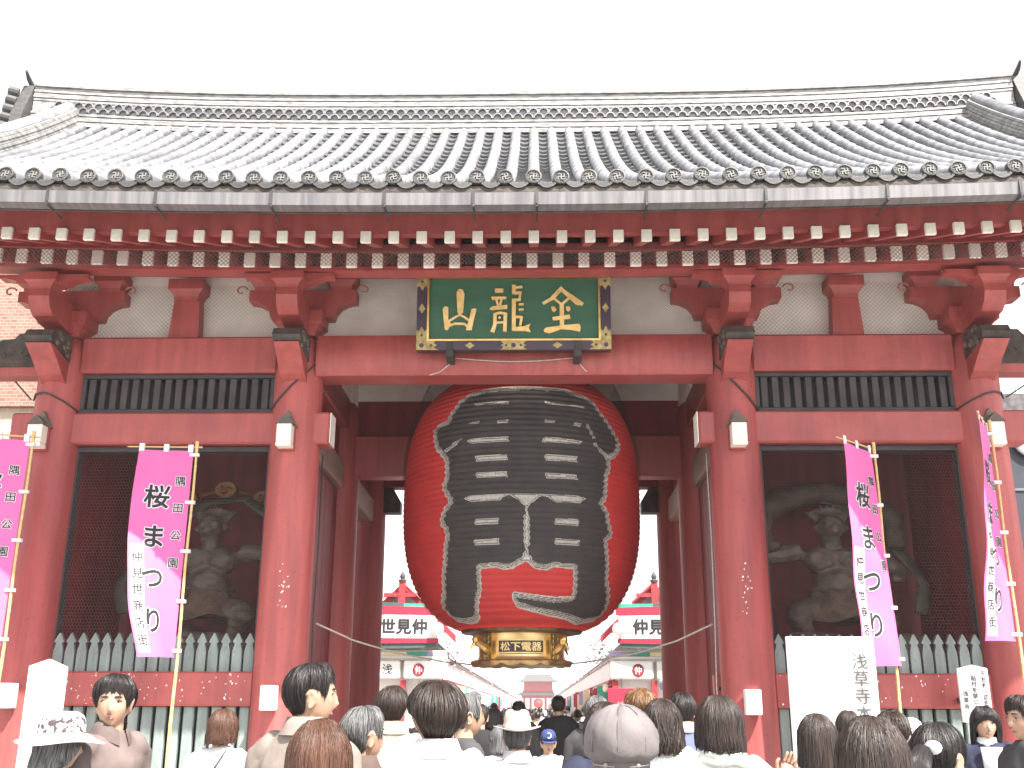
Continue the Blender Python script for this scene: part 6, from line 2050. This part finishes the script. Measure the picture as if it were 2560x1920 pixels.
P('person with round black hair in dark clothes, in the gateway shade', 1037, 1523, 11.5, -10, short(HBLK, thick=.02), BLK, BLK, lod=1)
P('person with black hair and dark coat left of the pale brimmed hat', 1068, 1531, 13.0, 15, bob(HBLK), BLK, DGR, lod=1)
P('person with short black hair farther off above the pale brimmed hat', 1121, 1515, 14.6, 5, short(HBLK), DGR, DGR, lod=1)
P('person in a pale brimmed felt hat and white shirt, back turned', 1117, 1533, 6.6, 4, short(HGRY, back=-.6, thick=.010), WHT, KHA, .045, hat=hat_fedora, collar=WHT, fat=1.1)
P('person in pale lavender top beside the brimmed hat', 1083, 1566, 8.4, 20, bob(HGRY, thick=.012), LAV, DEN, lod=1)
P('small person in a navy cap facing the camera in the gateway', 1184, 1574, 10.5, 184, short(HBLK, front=.2, thick=.010), WHT, DEN, .03, lod=0, hat=hat_cap, face=True, bag=BLK)
P('tall person in a long dark coat silhouetted in the gateway', 1206, 1503, 15.0, 0, short(HBLK), BLK, BLK, lod=1, coat='coat')
P('person with thinning grey hair and charcoal suit, glasses at the side', 1286, 1503, 8.8, -30, short(HGRY, front=.75, thick=.009), DGR, DGR, glasses=True, face=True, coat='suit_jacket')
P('person in a mauve-grey newsboy cap over brown hair, in the foreground', 1340, 1541, 4.1, -4, long_(HBRN, front=.1, side=-.3, back=-.25, thick=.014), TAUPE, DEN, .045, hat=hat_newsboy)
P('person with dark brown hair just behind the newsboy cap', 1308, 1521, 5.6, 8, bob(HDBR, thick=.024), NAVYB, DEN)
P('person with curly light-brown hair behind the newsboy cap', 1384, 1494, 9.5, -10, short(HBLD, thick=.030, mess=1.4, wave=1.2, side=-.2, back=-.7, locks=300), WHT, DEN)
P('person with wavy brown hair and white top, right of the newsboy cap', 1428, 1515, 6.5, -6, bob(HDBR, thick=.026, mess=.8, wave=1.0, bd=.16, sd=.14, locks=320), WHT, DEN)
P('person with neat black hair in a slate-blue suit by the right pillar', 1474, 1498, 8.4, 2, short(HBLK, mess=.35), BLU, BLU, collar=WHT, coat='suit_jacket')
P('person with rounded dark-brown bob and pale twisted scarf, back turned', 1553, 1509, 5.1, 4, bob(HDBR, thick=.026, bd=.10, sd=.09, locks=360), WHT, KHA, hood=fabric('pale green grey scarf', (.62, .66, .58), .7))
P('person with dark hair raising a hand before the white board', 1762, 1546, 5.6, -15, long_(HDBR, thick=.022, locks=300), PNK, DEN, raise_hand=True)
P('person with dark hair and red clip, far behind the raised hand', 1833, 1537, 9.0, 10, bob(HDBR), GRY, DEN, lod=1, extras=lambda put: put(MB().tube([HC + Vector((.04, -.115, .07)), HC + Vector((.062, -.112, .035))], .012, 6), 'hair_clip', CRIM))
P('person with big glossy dark-brown hair in the right foreground', 1880, 1558, 3.25, -6, long_(HDBR, thick=.027, locks=480, flare=.10), BLK, DEN)
P('person with short dark hair right of the big glossy hair', 1925, 1541, 6.6, -20, short(HDBR, thick=.022, mess=.9), GRY, DEN)
P('person in a white striped knitted hat before the right fence', 1968, 1548, 8.8, 0, short(HBLK), GRY, DEN, .035, lod=1, hat=hat_knit)
def clip(put):
    mb = MB(); mb.ball(HC + Vector((.055, -.118, .045)), (.035, .014, .024), 12, 8)
    put(mb, 'hair_clip', PAPER)
    mb = MB()
    mb.tube([HC + Vector((.02, -.125, .03)), HC + Vector((.03, -.185, -.02)), HC + Vector((.02, -.19, -.14)), HC + Vector((.0, -.17, -.24))], [.035, .045, .040, .012], 10)
    mb.uv = [(i % 10 / 10, i // 10 / 3) for i in range(len(mb.v))]
    put(mb, 'ponytail', HBLK)
P('person with black tied hair and white clip, right ear showing, right foreground', 2016, 1564, 3.8, -52, short(HBLK, front=.55, side=.12, back=-.5, thick=.015, mess=.12, locks=320), fabric('turquoise', (.20, .48, .52)), DEN, extras=clip, twist=R(30))
def roll(put):
    mb = MB().lathe([(.072, 1.37), (.068, 1.42), (.064, 1.465), (.068, 1.468), (.074, 1.42)], 24, (0, 0.002, 0), False, False)
    mb.prism([(-.06, 1.18), (.06, 1.18), (.075, 1.40), (-.075, 1.40)], .100, .128, 'y')
    put(mb, 'turtleneck', WHT)
P('person with long black hair and navy coat over white turtleneck, facing us', 2122, 1528, 8.3, 172, long_(HBLK, front=.34, thick=.022, sd=.17, bd=.2, fw=.4), NAVYB, BLK, face=True, extras=roll, coat='coat')
P('person with glasses and dark hair at the right edge, facing left', 2212, 1505, 6.4, 105, short(HDBR, front=.45, thick=.018, mess=.6), DGR, DEN, face=True, glasses=True)
# the far crowd, which reads as one mass
rng = random.Random(77)
mb = MB()
for k in range(110):
    yy = 9 + rng.random() ** 1.4 * 110
    xx = rng.uniform(-2.3, 2.4)
    h = rng.uniform(1.5, 1.76); s = h / 1.7
    c = rng.randrange(6)
    mb.cur = c
    mb.loft([[(xx + a * s * math.cos(q), yy + b * s * math.sin(q), z * s) for q in np.linspace(0, 2 * math.pi, 9)[:-1]] for z, a, b in ((.01, .16, .12), (.5, .15, .12), (.9, .17, .12), (1.2, .21, .13), (1.36, .18, .10), (1.42, .06, .06))])
    for sg in (-1, 1):
        mb.tube([(xx + sg * .17 * s, yy, 1.36 * s), (xx + sg * .26 * s, yy - .02, 1.08 * s), (xx + sg * .25 * s, yy + .1, .88 * s)], [.06, .05, .035], 6)
    mb.cur = 6
    mb.ball((xx, yy, 1.56 * s), (.078, .09, .115), 10, 7)
    mb.cur = 7
    mb.ball((xx, yy - .012, 1.595 * s), (.088, .096, .105), 10, 7)
o = mb.build('crowd', [BLK, NAVYB, GRY, WHT, BRW, PNK, SKIN, HBLK], smooth=60)
tag(o, 'distant crowd of walkers filling the shopping street', 'crowd', kind='stuff')

# ================================================================ thin volume added to mimic lens glare down the street
hz = MB().box(-60, 60, -20, 262, -1.0, 16.5).build('glare_veil', None or mat('glare_veil', (1, 1, 1)))
hz['kind'] = 'stuff'; hz['label'] = 'thin pale volume added to mimic lens glare over the street'
hm = bpy.data.materials.new('pale haze'); hm.use_nodes = True
hn, hl = hm.node_tree.nodes, hm.node_tree.links
hn.remove(hn['Principled BSDF'])
pv = hn.new('ShaderNodeVolumePrincipled')
pv.inputs['Color'].default_value = (1, .97, .96, 1); pv.inputs['Density'].default_value = GLARE_VEIL; pv.inputs['Anisotropy'].default_value = .0
hl.new(pv.outputs[0], hn['Material Output'].inputs['Volume'])
hz.data.materials.clear(); hz.data.materials.append(hm)

bpy.data.scenes.remove(SCRATCH)
